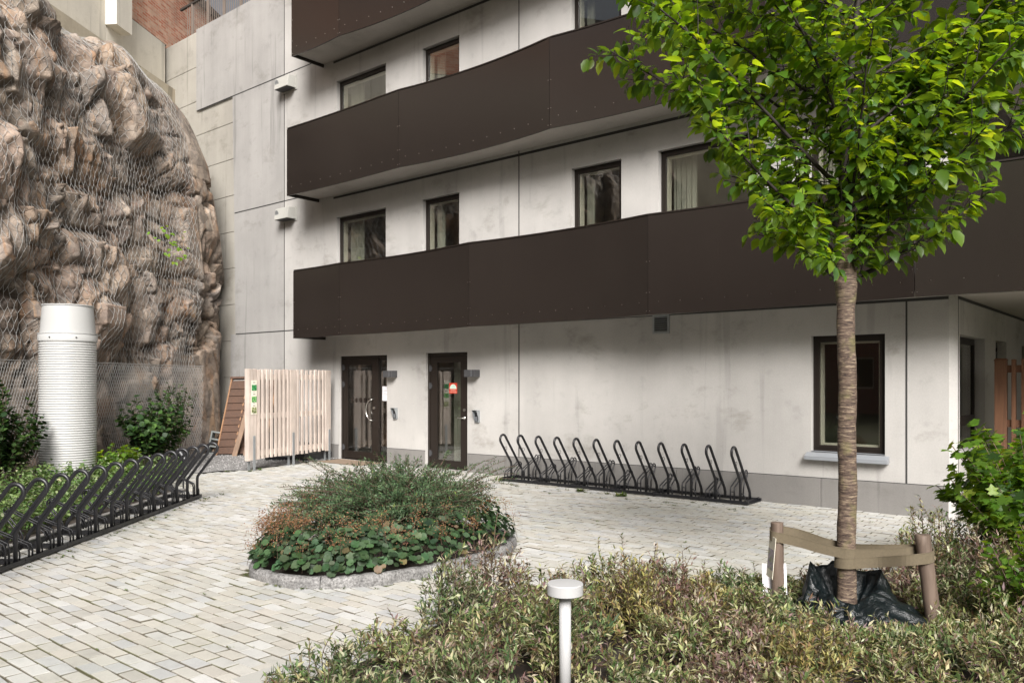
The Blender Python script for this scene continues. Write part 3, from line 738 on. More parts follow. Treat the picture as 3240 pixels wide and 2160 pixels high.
disp = np.clip(disp, -.75, np.interp(bp[:, 1], [15.2, 17.0], [.50, .03])[:, None])
hgt_z = base[..., 2]; disp = disp + (np.clip((bp[:, 1]-16.4)/1.2, 0, 1)*.14)[:, None]*np.clip((hgt_z-2.2)/1.5, 0, 1)
Rk = base + nr*disp[..., None]
Rw = np.stack([CX + Rk[..., 0]*CA - Rk[..., 1]*SA, CY + Rk[..., 0]*SA + Rk[..., 1]*CA, Rk[..., 2]], -1)
ii = np.arange(NU*NVv).reshape(NU, NVv)
qf = np.stack([ii[:-1, :-1], ii[1:, :-1], ii[1:, 1:], ii[:-1, 1:]], -1).reshape(-1, 4)
pal_r = np.array([(1.0, 1.0, 1.0), (.86, .80, .80), (1.12, 1.0, .90), (.78, .78, .84), (1.1, .93, .83), (1.22, 1.18, 1.12)])
pal_r2 = np.array([(1.0, 1.0, 1.0), (.70, .68, .70), (1.18, 1.0, .84), (.85, .82, .84), (1.25, .95, .74), (1.35, 1.30, 1.22), (1.08, .90, .86), (.95, .95, .97)])
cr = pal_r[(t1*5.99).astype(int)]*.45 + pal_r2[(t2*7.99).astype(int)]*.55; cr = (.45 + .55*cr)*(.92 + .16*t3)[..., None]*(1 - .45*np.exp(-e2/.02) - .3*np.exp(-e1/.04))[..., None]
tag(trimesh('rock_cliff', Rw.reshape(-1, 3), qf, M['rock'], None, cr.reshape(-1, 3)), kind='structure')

# netting pinned over the rock: a smoothed copy of its surface carries the wires
sm = disp.copy()
for _ in range(9):
    p_ = np.pad(sm, 1, mode='edge'); sm = np.maximum(.55*sm, (p_[:-2, 1:-1] + p_[2:, 1:-1] + p_[1:-1, :-2] + p_[1:-1, 2:])/4*1.0) if _ < 3 else (p_[:-2, 1:-1] + p_[2:, 1:-1] + p_[1:-1, :-2] + p_[1:-1, 2:])/4
Nt = base + nr*(sm + .03)[..., None]
NtW = np.stack([CX + Nt[..., 0]*CA - Nt[..., 1]*SA, CY + Nt[..., 0]*SA + Nt[..., 1]*CA, Nt[..., 2]], -1)
vl = np.r_[0, np.cumsum(np.linalg.norm(np.diff(base[NU//2], axis=0), axis=1))]
def on_net(u, v):
    fu = np.interp(u, ulen, np.arange(NU)); fv = np.interp(v, vl, np.arange(NVv))
    i = np.clip(fu.astype(int), 0, NU-2); j = np.clip(fv.astype(int), 0, NVv-2); a = (fu-i)[:, None]; b2 = (fv-j)[:, None]
    return NtW[i, j]*(1-a)*(1-b2) + NtW[i+1, j]*a*(1-b2) + NtW[i, j+1]*(1-a)*b2 + NtW[i+1, j+1]*a*b2
def wires(name, A, B, r, mat_, parent=None):
    n = len(A); d = unit(B - A); ref = np.where(np.abs(d[:, 2:3]) < .9, np.array([[0, 0, 1.]]), np.array([[1., 0, 0]]))
    u = unit(np.cross(d, ref)); w_ = np.cross(d, u); V = []
    for E_ in (A, B):
        for k in range(3):
            a = 2*math.pi*k/3; V.append(E_ + (u*math.cos(a) + w_*math.sin(a))*r)
    V = np.stack(V, 1).reshape(-1, 3); t = np.array([(0,1,4,3),(1,2,5,4),(2,0,3,5)])
    F = (t[None] + (np.arange(n)*6)[:, None, None]).reshape(-1, 4)
    return trimesh(name, V, F, mat_, parent)
u0, u1 = np.interp([8.0, 17.55], bp[:, 1][:NU*4//5], ulen[:NU*4//5]); v0 = float(np.interp(1.8, base[NU//2, :, 2], vl)); v1 = float(vl[int(NVv*.95)])
A_, B_ = [], []; cw, ch, tw_ = .115, .15, .05
jit = lambda: random.uniform(-.012, .012)
nu_, nv_ = int((u1-u0)/cw), int((v1-v0)/ch)
node = {}
def ND(i, j, k):
    # two nodes per cell: bottom and top of a twisted pair
    if (i, j, k) not in node:
        sway = .05*math.sin(j*.35 + i*.13)
        node[i, j, k] = (u0 + (i + (.5 if j % 2 else 0))*cw + jit() + sway, v0 + j*ch + (tw_ if k else 0) + jit())
    return node[i, j, k]
for j in range(nv_):
    for i in range(nu_):
        A_.append(ND(i, j, 0)); B_.append(ND(i, j, 1))
        o = 0 if j % 2 else -1
        for q in (i + o, i + o + 1):
            if 0 <= q < nu_: A_.append(ND(i, j, 1)); B_.append(ND(q, j+1, 0))
A_, B_ = np.array(A_), np.array(B_)
nt_ = tag(wires('rock_netting', on_net(A_[:, 0], A_[:, 1]), on_net(B_[:, 0], B_[:, 1]), .0040, M['wire']), 'hexagonal steel wire netting hung over the rock face', 'netting')
# fence of diamond mesh along the foot of the rock
fp, fl = polyline([(-8.35, 6.0), (-7.75, 9), (-7.38, 12), (-6.98, 14.5), (-6.72, 16.4), (-6.62, 17.3)], 200)
def on_f(u, z):
    x = np.interp(u, fl, fp[:, 0]); y = np.interp(u, fl, fp[:, 1]); x = x + .05*np.sin(u*1.7) + .03*np.sin(z*2 + u)
    return np.stack([CX + x*CA - y*SA, CY + x*SA + y*CA, z], -1)
A_, B_ = [], []; s_ = .062
for i in range(int(fl[-1]/s_)):
    for j in range(int(1.9/s_)):
        u = i*s_ + (s_/2 if j % 2 else 0); z = .02 + j*s_
        A_ += [(u, z), (u, z)]; B_ += [(u + s_/2, z + s_), (u - s_/2, z + s_)]
A_, B_ = np.array(A_), np.array(B_)
cf = thing('chain_link_fence', 'grey diamond mesh fence along the foot of the rock', 'fence', W3(-7.0, 14, 0))
wires('mesh', on_f(A_[:, 0], A_[:, 1]), on_f(B_[:, 0], B_[:, 1]), .0034, M['wire'], cf)
b_ = MB(); us = np.linspace(.2, fl[-1], 60); b_.tube([tuple(p) for p in on_f(us, np.full(60, 1.90))], .006, 5); b_.build('tension_wire', M['wire'], cf)
# ------------------------------------------------------------------ fittings on the walls
def local_parts(root):
    for o in root.children: o.matrix_parent_inverse = Matrix()
def wall_lamp(x, z, label):
    t = thing('wall_lamp', label, 'lamp', (x, 0, z), 'dark box lamps beside the doors')
    b_ = MB(); b_.box(-.12, .045, -.15, -.001, -.062, .062); b_.build('lamp_body', M['dark_grey'], t, bevel=.004)
    b_ = MB(); b_.box(.053, .12, -.15, -.001, -.062, .062); b_.build('end_block', M['dark_grey'], t, bevel=.004)
    b_ = MB(); b_.box(.0455, .0525, -.146, -.002, -.058, .058); b_.build('light_slot', M['sill'], t)
    local_parts(t)
wall_lamp(-9.48, 1.722, 'dark grey box lamp on the concrete beside the wider door with a paper notice')
wall_lamp(-7.36, 1.722, 'dark grey box lamp on the concrete right of the door with the red sticker')
def keypad(x, z, label):
    t = thing('door_keypad', label, 'keypad', (x, 0, z), 'keypads beside the doors')
    b_ = MB(); b_.box(-.05, .05, -.03, -.001, -.10, .10); b_.build('case', M['galv'], t, bevel=.006)
    b_ = MB(); b_.box(-.036, .036, -.036, -.0305, -.085, .075); b_.build('key_panel', M['black'], t)
    b_ = MB()
    for i in range(3):
        for j in range(4): b_.box(-.026+i*.02, -.014+i*.02, -.039, -.0365, -.075+j*.02, -.062+j*.02)
    b_.build('keys', M['sill'], t)
    b_ = MB()
    for s_ in (-.056, .052): b_.hexa([(s_,-.03,-.05),(s_+.004,-.03,-.05),(s_+.004,-.001,-.10),(s_,-.001,-.10),(s_,-.09,.11),(s_+.004,-.09,.11),(s_+.004,-.001,.11),(s_,-.001,.11)])
    b_.box(-.056, .056, -.09, -.001, .1105, .115); b_.build('rain_hood', M['galv'], t)
    local_parts(t)
keypad(-9.405, .965, 'small hooded door keypad between the two doors')
keypad(-7.295, .972, 'small hooded door keypad right of the door with the red sticker')
def wall_unit(z, label):
    t = thing('ventilation_unit', label, 'vent unit', (-12.83, 0, z), 'white boxes on the wall joint')
    b_ = MB(); b_.hexa([(-.24,-.24,-.13),(.24,-.24,-.13),(.24,-.001,-.13),(-.24,-.001,-.13),(-.24,-.20,.115),(.24,-.20,.115),(.24,-.001,.115),(-.24,-.001,.115)]); b_.build('case', M['box_white'], t, bevel=.006)
    b_ = MB(); b_.box(-.27, .27, -.02, -.0008, -.16, .15); b_.build('back_plate', M['box_white'], t)
    b_ = MB(); b_.box(-.225, .225, -.225, -.025, -.135, -.1305); b_.build('underside_grille', M['dark_grey'], t)
    b_ = MB(); vs_ = [(-.155 + (.062+.006*(i % 2))*math.cos(a), -.2265 - .0*math.sin(a) , .0 + (.068+.006*(i % 2))*math.sin(a)) for i, a in enumerate(np.linspace(0, 2*math.pi, 25)[:-1])]
    vs_ = [(x, -.223 + .163*(z_*-1)*.98 - .0025, z_) for x, y, z_ in vs_]
    b_.add(vs_, [tuple(range(24))]); b_.build('round_grille', M['galv'], t)
    local_parts(t)
wall_unit(8.02, 'white ventilation box high on the wall joint, upper of two')
wall_unit(5.20, 'white ventilation box on the wall joint beside the middle balcony')
t = thing('wall_vent', 'small louvred vent grille in the concrete under the lowest balcony', 'vent', (-3.69, 0, 2.41))
b_ = MB()
for (a, b2, c, d) in ((-.135,.135,.105,.135),(-.135,.135,-.135,-.105),(-.135,-.105,-.105,.105),(.105,.135,-.105,.105)): b_.box(a, b2, -.018, -.0005, c, d)
b_.build('frame', M['galv'], t)
b_ = MB(); b_.box(-.105, .105, -.003, -.0006, -.105, .105); b_.build('backing', M['joint'], t)
b_ = MB()
for i in range(7): z = -.09 + i*.03; b_.hexa([(-.105,-.016,z-.008),(.105,-.016,z-.008),(.105,-.004,z+.004),(-.105,-.004,z+.004),(-.105,-.016,z-.005),(.105,-.016,z-.005),(.105,-.004,z+.007),(-.105,-.004,z+.007)])
b_.build('slats', M['galv'], t); local_parts(t)

def text(name, body, size, mat_, parent, loc, rot, align='CENTER'):
    cu = bpy.data.curves.new(name, 'FONT'); cu.body = body; cu.size = size; cu.align_x = align
    o = bpy.data.objects.new(name, cu); col.objects.link(o)
    dg = bpy.context.evaluated_depsgraph_get(); me = bpy.data.meshes.new_from_object(o.evaluated_get(dg)); bpy.data.objects.remove(o)
    n = bpy.data.objects.new(name, me); col.objects.link(n); me.materials.clear(); me.materials.append(mat_)
    n.location = loc; n.rotation_euler = rot; n.parent = parent
    return n
# red sticker on the right door
t = thing('door_sticker', 'red sticker with a pale half round on the glass of the right door', 'sticker', (-7.957, .0735, 1.46))
b_ = MB(); b_.box(-.1, .1, -.001, .001, -.095, .095); b_.build('backing', M['red'], t)
arc = lambda r, y: [(r*math.cos(a), y, -.012 + r*.98*math.sin(a)) for a in np.linspace(0, math.pi, 20)]
b_ = MB(); b_.add(arc(.085, -.0016), [tuple(range(20))]); b_.build('pale_rim', M['pale'], t)
b_ = MB(); b_.add([(x, y, z+.006) for x, y, z in arc(.073, -.0022)], [tuple(range(20))]); b_.build('half_round', M['mint'], t)
local_parts(t)
text('lettering', 'Installning', .030, M['pale'], t, (0, -.002, -.045), (R(90), 0, 0)); text('lettering', 'Larmar och hallare', .024, M['pale'], t, (0, -.002, -.076), (R(90), 0, 0))
t = thing('paper_notice', 'white printed paper notice taped inside the glass beside the left door', 'notice', (-9.80, .0855, 1.345))
b_ = MB(); b_.box(-.085, .085, -.001, .001, -.14, .14); b_.build('sheet', M['paper'], t)
b_ = MB()
for z, w_, h_ in ((.06,.10,.006),(.045,.12,.003),(.03,.03,.003),(.012,.08,.003),(.0,.12,.004),(-.018,.12,.004),(-.026,.11,.003),(-.045,.025,.003)): b_.box(-.065, -.065+w_, -.0016, -.0011, z-h_/2, z+h_/2)
b_.build('print_lines', M['ink'], t); local_parts(t)
b_ = MB(); b_.box(-11.0, -9.75, -.62, -.03, .004, .016)
tag(b_.build('doormat', M['doormat'], bevel=.004), 'flat brown mat on the paving before the left door', 'doormat')

# ------------------------------------------------------------------ bike racks
def bike_rack(label, loc, rotz, n, sp, modules=2):
    t = thing('bike_rack', label, 'bike rack', loc, 'black bike racks'); t.rotation_euler = (0, 0, rotz); L_ = n*sp
    F_ = lambda b__, nm, smooth=False: b__.build(nm, M['black'], t, smooth=smooth)
    b_ = MB()
    for i in range(n//2): b_.box(i*2*sp+.004, (i+1)*2*sp-.004, -.012, .032, .012, .05)
    F_(b_, 'front_rail')
    b_ = MB()
    for i in range(n//2): b_.box(i*2*sp+.004, (i+1)*2*sp-.004, .40, .44, .012, .05)
    F_(b_, 'rear_rail')
    for i in range(n//2 + 1):
        x = i*2*sp; x = min(max(x, .03), L_-.03)
        b_ = MB(); b_.box(x-.028, x-.022, .033, .50, .01, .055); b_.box(x-.0215, x+.02, .033, .399, .01, .016)
        b_.tube([(x-.03, .47, .035), (x-.02, .47, .035)], .008, 8)
        F_(b_, 'cross_bar')
    # big hoop, leaning out over the front rail
    d = Vector((0, -.606, .795)); p = Vector((0, .795, .606)); r_ = .07
    A0 = Vector((0, .012, .04)); A1 = Vector((0, .012, .30)); B1 = Vector((0, .03, .345)); E1 = A1 + d*.43
    ctr = E1 + p*r_; path = [A0, A1 - Vector((0, 0, .03)), A1 + Vector((0, -.004, .0)), A1 + d*.03] + [E1]
    path += [ctr + (-p*math.cos(a) + d*math.sin(a))*r_ for a in np.linspace(.25, math.pi-.25, 9)]
    E2 = E1 + p*2*r_; tt = (.13 - E2.z)/(-.795); low = E2 - d*tt
    path += [E2, low + d*.04, low + Vector((0, 0, -.02)), Vector((0, low.y, .04))]
    hb_ = MB(); hb_.tube(path, .0185, 10)
    rc = A1 + d*.27 + p*.040
    hb_.tube([rc + (d*math.cos(a) + p*math.sin(a))*.026 for a in np.linspace(0, 2*math.pi, 17)], .0035, 5, cap=False)
    hb_.tube([(.012, .012, .145)] + [(.012 + .05*math.sin(a), .012, .095 + .05*math.cos(a)) for a in np.linspace(.2, 1.57, 6)] + [(.062, .012, .045)], .0075, 6)
    hoop = F_(hb_, 'hoop', True); hoop.location = (.23, 0, 0)
    def holder(h):
        b__ = MB()
        for dx in (-.026, .026):
            zt = .30 + h; yb = .36 + h*.5; zk = .13 + h*.55
            pth = [(dx,.014,.045),(dx,.014,zk-.02),(dx,.025,zk+.02),(dx,yb-.05,zt-.035)]
            c_ = Vector((dx, yb-.03, zt-.06))
            pth += [(dx, c_.y + .045*math.sin(a), c_.z + .048*math.cos(a)) for a in np.linspace(-.5, 2.3, 8)]
            pth += [(dx, yb-.09, zt-.16-h*.4), (dx, yb-.115, zt-.21-h*.4), (dx, yb-.118, .045)]
            b__.tube(pth, .0095, 6)
        b__.tube([(-.026, .016, zk-.015-h*.2), (.026, .016, zk-.015-h*.2)], .006, 5); b__.tube([(-.026, yb+.01, zt-.05), (.026, yb+.01, zt-.05)], .006, 5)
        return F_(b__, 'wheel_holder', True)
    lo, hi = holder(0), holder(.12)
    lo.location = (.12, 0, 0); hi.location = (.12 + sp, 0, 0)
    for i in range(1, n):
        c = hoop.copy(); col.objects.link(c); c.parent = t; c.location = (.23 + i*sp, 0, 0)
        if i > 1: c = (hi if i % 2 else lo).copy(); col.objects.link(c); c.parent = t; c.location = (.12 + i*sp, 0, 0)
    local_parts(t)
    return t
RX = (-6.28, -.585, .0)
bike_rack('long black bike rack on the paving along the concrete facade', RX, R(1.3), 12, .3445)
lx, ly = W(-4.245, 5.05)
bike_rack('long black bike rack on the paving in front of the rock', (lx, ly, 0), math.atan2(.764, -.645), 19 if False else 18, .3355)

# ------------------------------------------------------------------ ventilation pipe
tx, ty = W(-6.73, 12.3)
t = thing('vent_pipe', 'tall white ribbed ventilation pipe with a smooth tapered cap', 'pipe', (tx, ty, 0))
pr = [(.380, -.05)]; nrib = 60; z_ = 0
for i in range(nrib):
    z0 = i*2.20/nrib; h_ = 2.20/nrib
    pr += [(.381, z0+.001), (.390, z0+h_*.22), (.394, z0+h_*.45), (.390, z0+h_*.68), (.381, z0+h_*.92)]
pr += [(.384, 2.20)]
b_ = MB(); b_.lathe(pr, tx, ty, 72); b_.build('ribbed_pipe', M['white_plastic'], t, smooth=True)
b_ = MB(); b_.lathe([(.388, 2.185), (.402, 2.187), (.402, 2.285), (.398, 2.29), (.39, 2.291)], tx, ty, 64); b_.build('collar', M['white_plastic'], t, smooth=True).data.set_sharp_from_angle(angle=R(40))
b_ = MB(); b_.lathe([(.386, 2.292), (.407, 2.293), (.407, 2.307), (.378, 2.309), (.345, 2.715), (.356, 2.717), (.356, 2.732), (.33, 2.733), (.32, 2.66), (.30, 2.4)], tx, ty, 64, cap=False); b_.build('cap', M['white_plastic'], t, smooth=True).data.set_sharp_from_angle(angle=R(40))
for a in (-2.05, -1.0, -.1):
    b_ = MB(); p_ = Vector((tx + .402*math.cos(a), ty + .402*math.sin(a), 2.235)); q_ = Vector((math.cos(a), math.sin(a), 0))*.008; b_.tube([p_ - q_, p_ + q_], .012, 8); b_.build('screw', M['dark_grey'], t)

# spotlight by the rack's far end
sx, sy = W(-4.86, 12.0)
t = thing('garden_spotlight', 'small black garden spotlight tilted up behind the bike rack', 'spotlight', (sx, sy, 0))
b_ = MB(); b_.tube([(sx, sy, -.05), (sx, sy, .40)], .012, 8); b_.build('spike', M['black'], t)
dv_ = Vector((*(Vector(W(-.6, .1)) - Vector(W(0, 0))), .75)).normalized(); c_ = Vector((sx, sy, .47))
b_ = MB(); b_.tube([c_ - dv_*.10, c_ - dv_*.095, c_ + dv_*.09], [.04, .052, .055], 20); b_.tube([c_ + dv_*.092, c_ + dv_*.13], [.062, .062], 20); b_.build('lamp_head', M['black'], t, smooth=True).data.set_sharp_from_angle(angle=R(40))
b_ = MB(); b_.tube([c_ - dv_*.05 + Vector((.05, .04, -.02)), (sx + .03, sy + .03, .40), (sx, sy, .38)], .008, 6); b_.build('bracket', M['black'], t)

# ------------------------------------------------------------------ slatted wooden screen
SA_, SB_ = Vector((-10.53, -2.42)), Vector((-11.14, -.22)); sdir = (SB_ - SA_).normalized(); snor = Vector((sdir.y, -sdir.x))
if snor.x < 0: snor = -snor
SL = (SB_ - SA_).length
t = thing('slatted_screen', 'pale wooden slatted screen standing on steel feet between the gravel and the left door', 'screen', (SA_.x, SA_.y, 0))
def sbx(b_, u0, u1, d0, d1, z0, z1, dz=0):
    P = lambda u, d: SA_ + sdir*u + snor*d
    q = [P(u0,d0), P(u1,d0), P(u1,d1), P(u0,d1)]
    b_.hexa([(p.x,p.y,z0) for p in q] + [(p.x,p.y,z1) for p in q])
ZB, ZT = .19, 1.80
for nm, (u0, u1) in (('wide_board', (0, .16)), ('wide_board', (SL/2-.08, SL/2+.08)), ('wide_board', (SL-.16, SL))):
    b_ = MB(); sbx(b_, u0, u1, .0, .028, ZB, ZT); b_.build(nm, M['wood_pale'], t, bevel=.003)
for k, (ua, ub_) in enumerate(((.16, SL/2-.08), (SL/2+.08, SL-.16))):
    n = 8 if k == 0 else 7; w_ = (ub_ - ua)/n
    for i in range(n):
        u = ua + w_*(i+.5) ; b_ = MB(); sbx(b_, u-.029, u+.029, random.uniform(-.002,.002), .028, ZB + random.uniform(.0,.02), ZT + random.uniform(-.012,.008)); b_.build('slat', M['wood_pale'], t, bevel=.003)
n = 16
for i in range(n):
    u = SL*(i+.45)/n + .0; b_ = MB(); sbx(b_, u-.029, u+.029, -.078, -.050, ZB + random.uniform(.0,.02), ZT + random.uniform(-.012,.008)); b_.build('rear_slat', M['wood_pale'], t, bevel=.003)
for z in (.30, .96, 1.66):
    b_ = MB(); sbx(b_, .006, SL-.006, -.045, -.002, z-.05, z+.05); b_.build('rail', M['wood_pale'], t, bevel=.003)
b_ = MB(); sbx(b_, -.03, -.002, -.078, .028, ZB-.01, ZT+.005); b_.build('end_board', M['wood_pale'], t, bevel=.003)
for u in (.09, SL/2+.0, SL-.05):
    b_ = MB(); sbx(b_, u-.028, u+.028, .029, .037, -.02, .62); sbx(b_, u-.075, u-.02, -.049, -.04, -.02, .185)
    b_.build('steel_foot', M['galv'], t)
# plant board on it
qp = SA_ + sdir*.085 + snor*.031
ang = math.atan2(sdir.y, sdir.x)
pt = thing('plant_board', 'narrow cream plant board with three green pictures on the slatted screen', 'sign', (qp.x, qp.y, 1.30)); pt.rotation_euler = (0, 0, ang)
b_ = MB(); b_.box(-.066, .066, -.004, .0, -.30, .30); b_.build('board', M['card'], pt)
for zc, pal_ in ((.17, ((.02,.20,.05),(.10,.42,.16),(.03,.12,.04))), (-.035, ((.05,.30,.06),(.02,.14,.05),(.30,.50,.20))), (-.225, ((.22,.26,.05),(.45,.46,.30),(.05,.07,.03)))):
    b_ = MB(); nx, nz = 10, 9
    for i in range(nx):
        for j in range(nz):
            b_.quad(*[(-.060 + .12*(i+a)/nx, -.0048, zc - .052 + .104*(j+c)/nz) for a, c in ((0,0),(1,0),(1,1),(0,1))], random.choice(pal_))
    b_.build('plant_picture', M['print'], pt, recalc=False)
b_ = MB()
for z in (.275, .255, .10, .065, .05, -.10, -.14, -.155, -.285): b_.box(-.03, .03, -.0046, -.0041, z-.0035, z+.0035)
b_.build('print_lines', M['ink'], pt); local_parts(pt)

# ------------------------------------------------------------------ things stacked behind the screen
pn = thing('leaning_fence_panel', 'dark brown lapped fence panel leaning on the tall wall behind the screen', 'fence panel', (-13.3, -1.1, 0))
BL, TL = Vector(W3(-6.27, 17.2, .0)), Vector(W3(-6.13, 17.75, 1.62))
up_ = (TL - BL); hn = up_.length; upn = up_.normalized(); xn = Vector((CA, SA, .02)).normalized(); no = xn.cross(upn)   # towards viewer
for i in range(10):
    z0 = .03 + i*(hn-.1)/10; z1 = z0 + (hn-.1)/10 + .03; b_ = MB()
    P = lambda u, s_, d: BL + xn*u + upn*s_ + no*d
    b_.hexa([P(.03,z0,.030), P(1.0,z0,.030), P(1.0,z0,.045), P(.03,z0,.045), P(.03,z1,.004), P(1.0,z1,.004), P(1.0,z1,.018), P(.03,z1,.018)]); b_.build('lapped_board', M['wood_brown'], pn)
for u in (.0, 1.0): b_ = MB(); b_.hexa([P(u,0,-.02), P(u+.03,0,-.02), P(u+.03,0,.05), P(u,0,.05), P(u,hn,-.02), P(u+.03,hn,-.02), P(u+.03,hn,.05), P(u,hn,.05)]); b_.build('side_batten', M['wood_edge'], pn)
b_ = MB(); b_.hexa([P(-.02,hn,-.03), P(1.06,hn,-.03), P(1.06,hn,.06), P(-.02,hn,.06), P(-.02,hn+.045,-.03), P(1.06,hn+.045,-.03), P(1.06,hn+.045,.06), P(-.02,hn+.045,.06)]); b_.build('cap_rail', M['wood_brown'], pn)
for i in range(10):
    b_ = MB(); z0 = .12 + i*(hn-.1)/10; b_.hexa([P(.36,z0,.026), P(.385,z0,.026), P(.385,z0,.046), P(.36,z0,.046), P(.36,z0+.09,.020), P(.385,z0+.09,.020), P(.385,z0+.09,.040), P(.36,z0+.09,.040)]); b_.build('cleat', M['wood_edge'], pn)
for k, (a, b2, lab) in enumerate(((W3(-5.82, 17.0, 0), W3(-5.52, 17.2, 1.28), 'old grey brown plank leaning on the brown fence panel, nearer the rock'), (W3(-5.62, 17.1, 0), W3(-5.45, 17.25, 1.10), 'old grey brown plank leaning close behind the slatted screen'))):
    b_ = MB(); b_.beam(a, b2, .10, .028, (SA, -CA, .3)); tag(b_.build('leaning_plank', M['wood_plank'], bevel=.003), lab, 'plank', 'planks leaning behind the screen')
t = thing('concrete_block', 'grey hollow concrete block on end between the rock and the brown panel', 'block', W3(-6.42, 17.5, 0)); t.rotation_euler = (R(-6), R(9), R(YAW))
b_ = MB(); w_, h_, d_ = .26, .50, .19
b_.box(-w_/2, -w_/2+.035, -d_/2, d_/2, 0, h_); b_.box(w_/2-.035, w_/2, -d_/2, d_/2, 0, h_)
for z in (0, .155, .31, .465): b_.box(-w_/2+.035, w_/2-.035, -d_/2, d_/2, z, z+.035)
b_.build('shell', M['block'], t, bevel=.005); local_parts(t)
b_ = MB(); b_.tube([(-11.95, -1.15, .07), (-11.35, -.55, .07)], [.065, .065], 14); b_.tube([(-11.96, -1.16, .07), (-11.9, -1.1, .07)], [.075, .075], 14)
tag(b_.build('drain_pipe', M['black'], smooth=True), 'short black drain pipe lying on the gravel behind the screen', 'pipe')
b_ = MB(); b_.hexa([(-11.75,-.75,0),(-11.25,-.75,0),(-11.25,-.12,0),(-11.75,-.12,0),(-11.8,-.78,.15),(-11.2,-.78,.15),(-11.2,-.1,.15),(-11.8,-.1,.15)]); 
tag(b_.build('plastic_tray', M['dark_grey'], bevel=.015), 'low dark plastic tray on the ground behind the screen near the door', 'tray')

# ------------------------------------------------------------------ brown fence at the right edge
t = thing('board_fence', 'red brown board fence with gaps by the right end of the building', 'fence', (.5, 1.0, 0))
b_ = MB(); b_.box(.345, .475, .97, 1.06, .02, 1.84); b_.hexa([(.335,.96,1.84),(.485,.96,1.84),(.485,1.07,1.84),(.335,1.07,1.84),(.355,.98,1.868),(.465,.98,1.868),(.465,1.05,1.868),(.355,1.05,1.868)]); b_.build('post', M['wood_fence'], t, bevel=.004)
for i in range(12):
    x = .545 + i*.103; b_ = MB(); b_.box(x-.022, x+.022, .97, 1.06, .08, 1.86 + random.uniform(-.01,.01)); b_.build('board', M['wood_fence'], t, bevel=.004)
for z in (.30, 1.08, 1.74):
    b_ = MB(); b_.box(.476, 1.75, 1.005, 1.04, z-.045, z+.045); b_.build('rail', M['wood_fence'], t)

# ------------------------------------------------------------------ bollard lamp
bx, by = W(.262, 4.0)
t = thing('bollard_lamp', 'white mushroom bollard lamp standing among the variegated shrubs', 'lamp', (bx, by, 0))
b_ = MB(); b_.lathe([(.029, -.05), (.029, .545)], bx, by, 28); b_.build('post', M['white_paint'], t, smooth=True)
b_ = MB(); b_.lathe([(.02, .545), (.085, .546), (.089, .550), (.089, .598), (.086, .603), (.04, .606), (.0, .6075)], bx, by, 48); b_.build('cap', M['white_paint'], t, smooth=True).data.set_sharp_from_angle(angle=R(25))
# drain cover of pale stone half under the shrubs
dx, dy = W(-1.22, 4.35)
t = thing('drain_cover', 'pale square stone drain cover with slots, half under the shrubs', 'drain cover', (dx, dy, 0))
b_ = MB(); b_.box(dx-.20, dx+.20, dy-.20, dy+.20, -.02, .010); b_.build('slab', M['box_white'], t, bevel=.006)
b_ = MB()
for k, (ox, oy) in enumerate(((-.1,.0),(.1,.06),(.0,-.1),(.02,.13))):
    for q in (-.015, .015):
        if k % 2: b_.box(dx+ox-.05, dx+ox+.05, dy+oy+q-.004, dy+oy+q+.004, .0102, .0112)
        else: b_.box(dx+ox+q-.004, dx+ox+q+.004, dy+oy-.05, dy+oy+.05, .0102, .0112)
b_.build('slot', M['joint'], t)

# ------------------------------------------------------------------ planted island: granite ring, shrub, ground plants
t = thing('planter_kerb', 'rough grey granite kerb ring round the planted island', 'kerb', (-3.4, -5.38, 0))
from mathutils import noise as NZ2
tt_ = [2*math.pi*i/140 for i in range(140)]
b_ = MB()
cuts = {0, 23, 47, 70, 93, 117}
for i in range(140):
    a, c = tt_[i], tt_[(i+1) % 140]
    if i in cuts: a += .008
    def ring_(an):
        o, m_, n_ = planter_pt(an, 1.0), planter_pt(an, .985), planter_pt(an, .925)
        k = .006*NZ2.noise(Vector((o[0]*9, o[1]*9, 3))); zt = .086 + .008*NZ2.noise(Vector((o[0]*6, o[1]*6, 0)))
        return [(o[0]+k, o[1]+k, -.03), (o[0]-k*1.3, o[1]+k, .05), (m_[0]+k, m_[1], zt-.006), (m_[0]*.7+n_[0]*.3, m_[1]*.7+n_[1]*.3, zt), (n_[0], n_[1], zt), (n_[0], n_[1], -.03)]
    A_, B_ = ring_(a), ring_(c)
    b_.add(A_ + B_, [(k, k+1, k+7, k+6) for k in range(5)] + ([(0,1,2,3,4,5)] if i in cuts or i == 0 else []))
b_.build('kerb_stones', M['granite'], t)
inner = [planter_pt(2*math.pi*i/48, .87) for i in range(48)]
bumpy_patch('soil_bed', inner, .05, M['soil'], .025, .08)

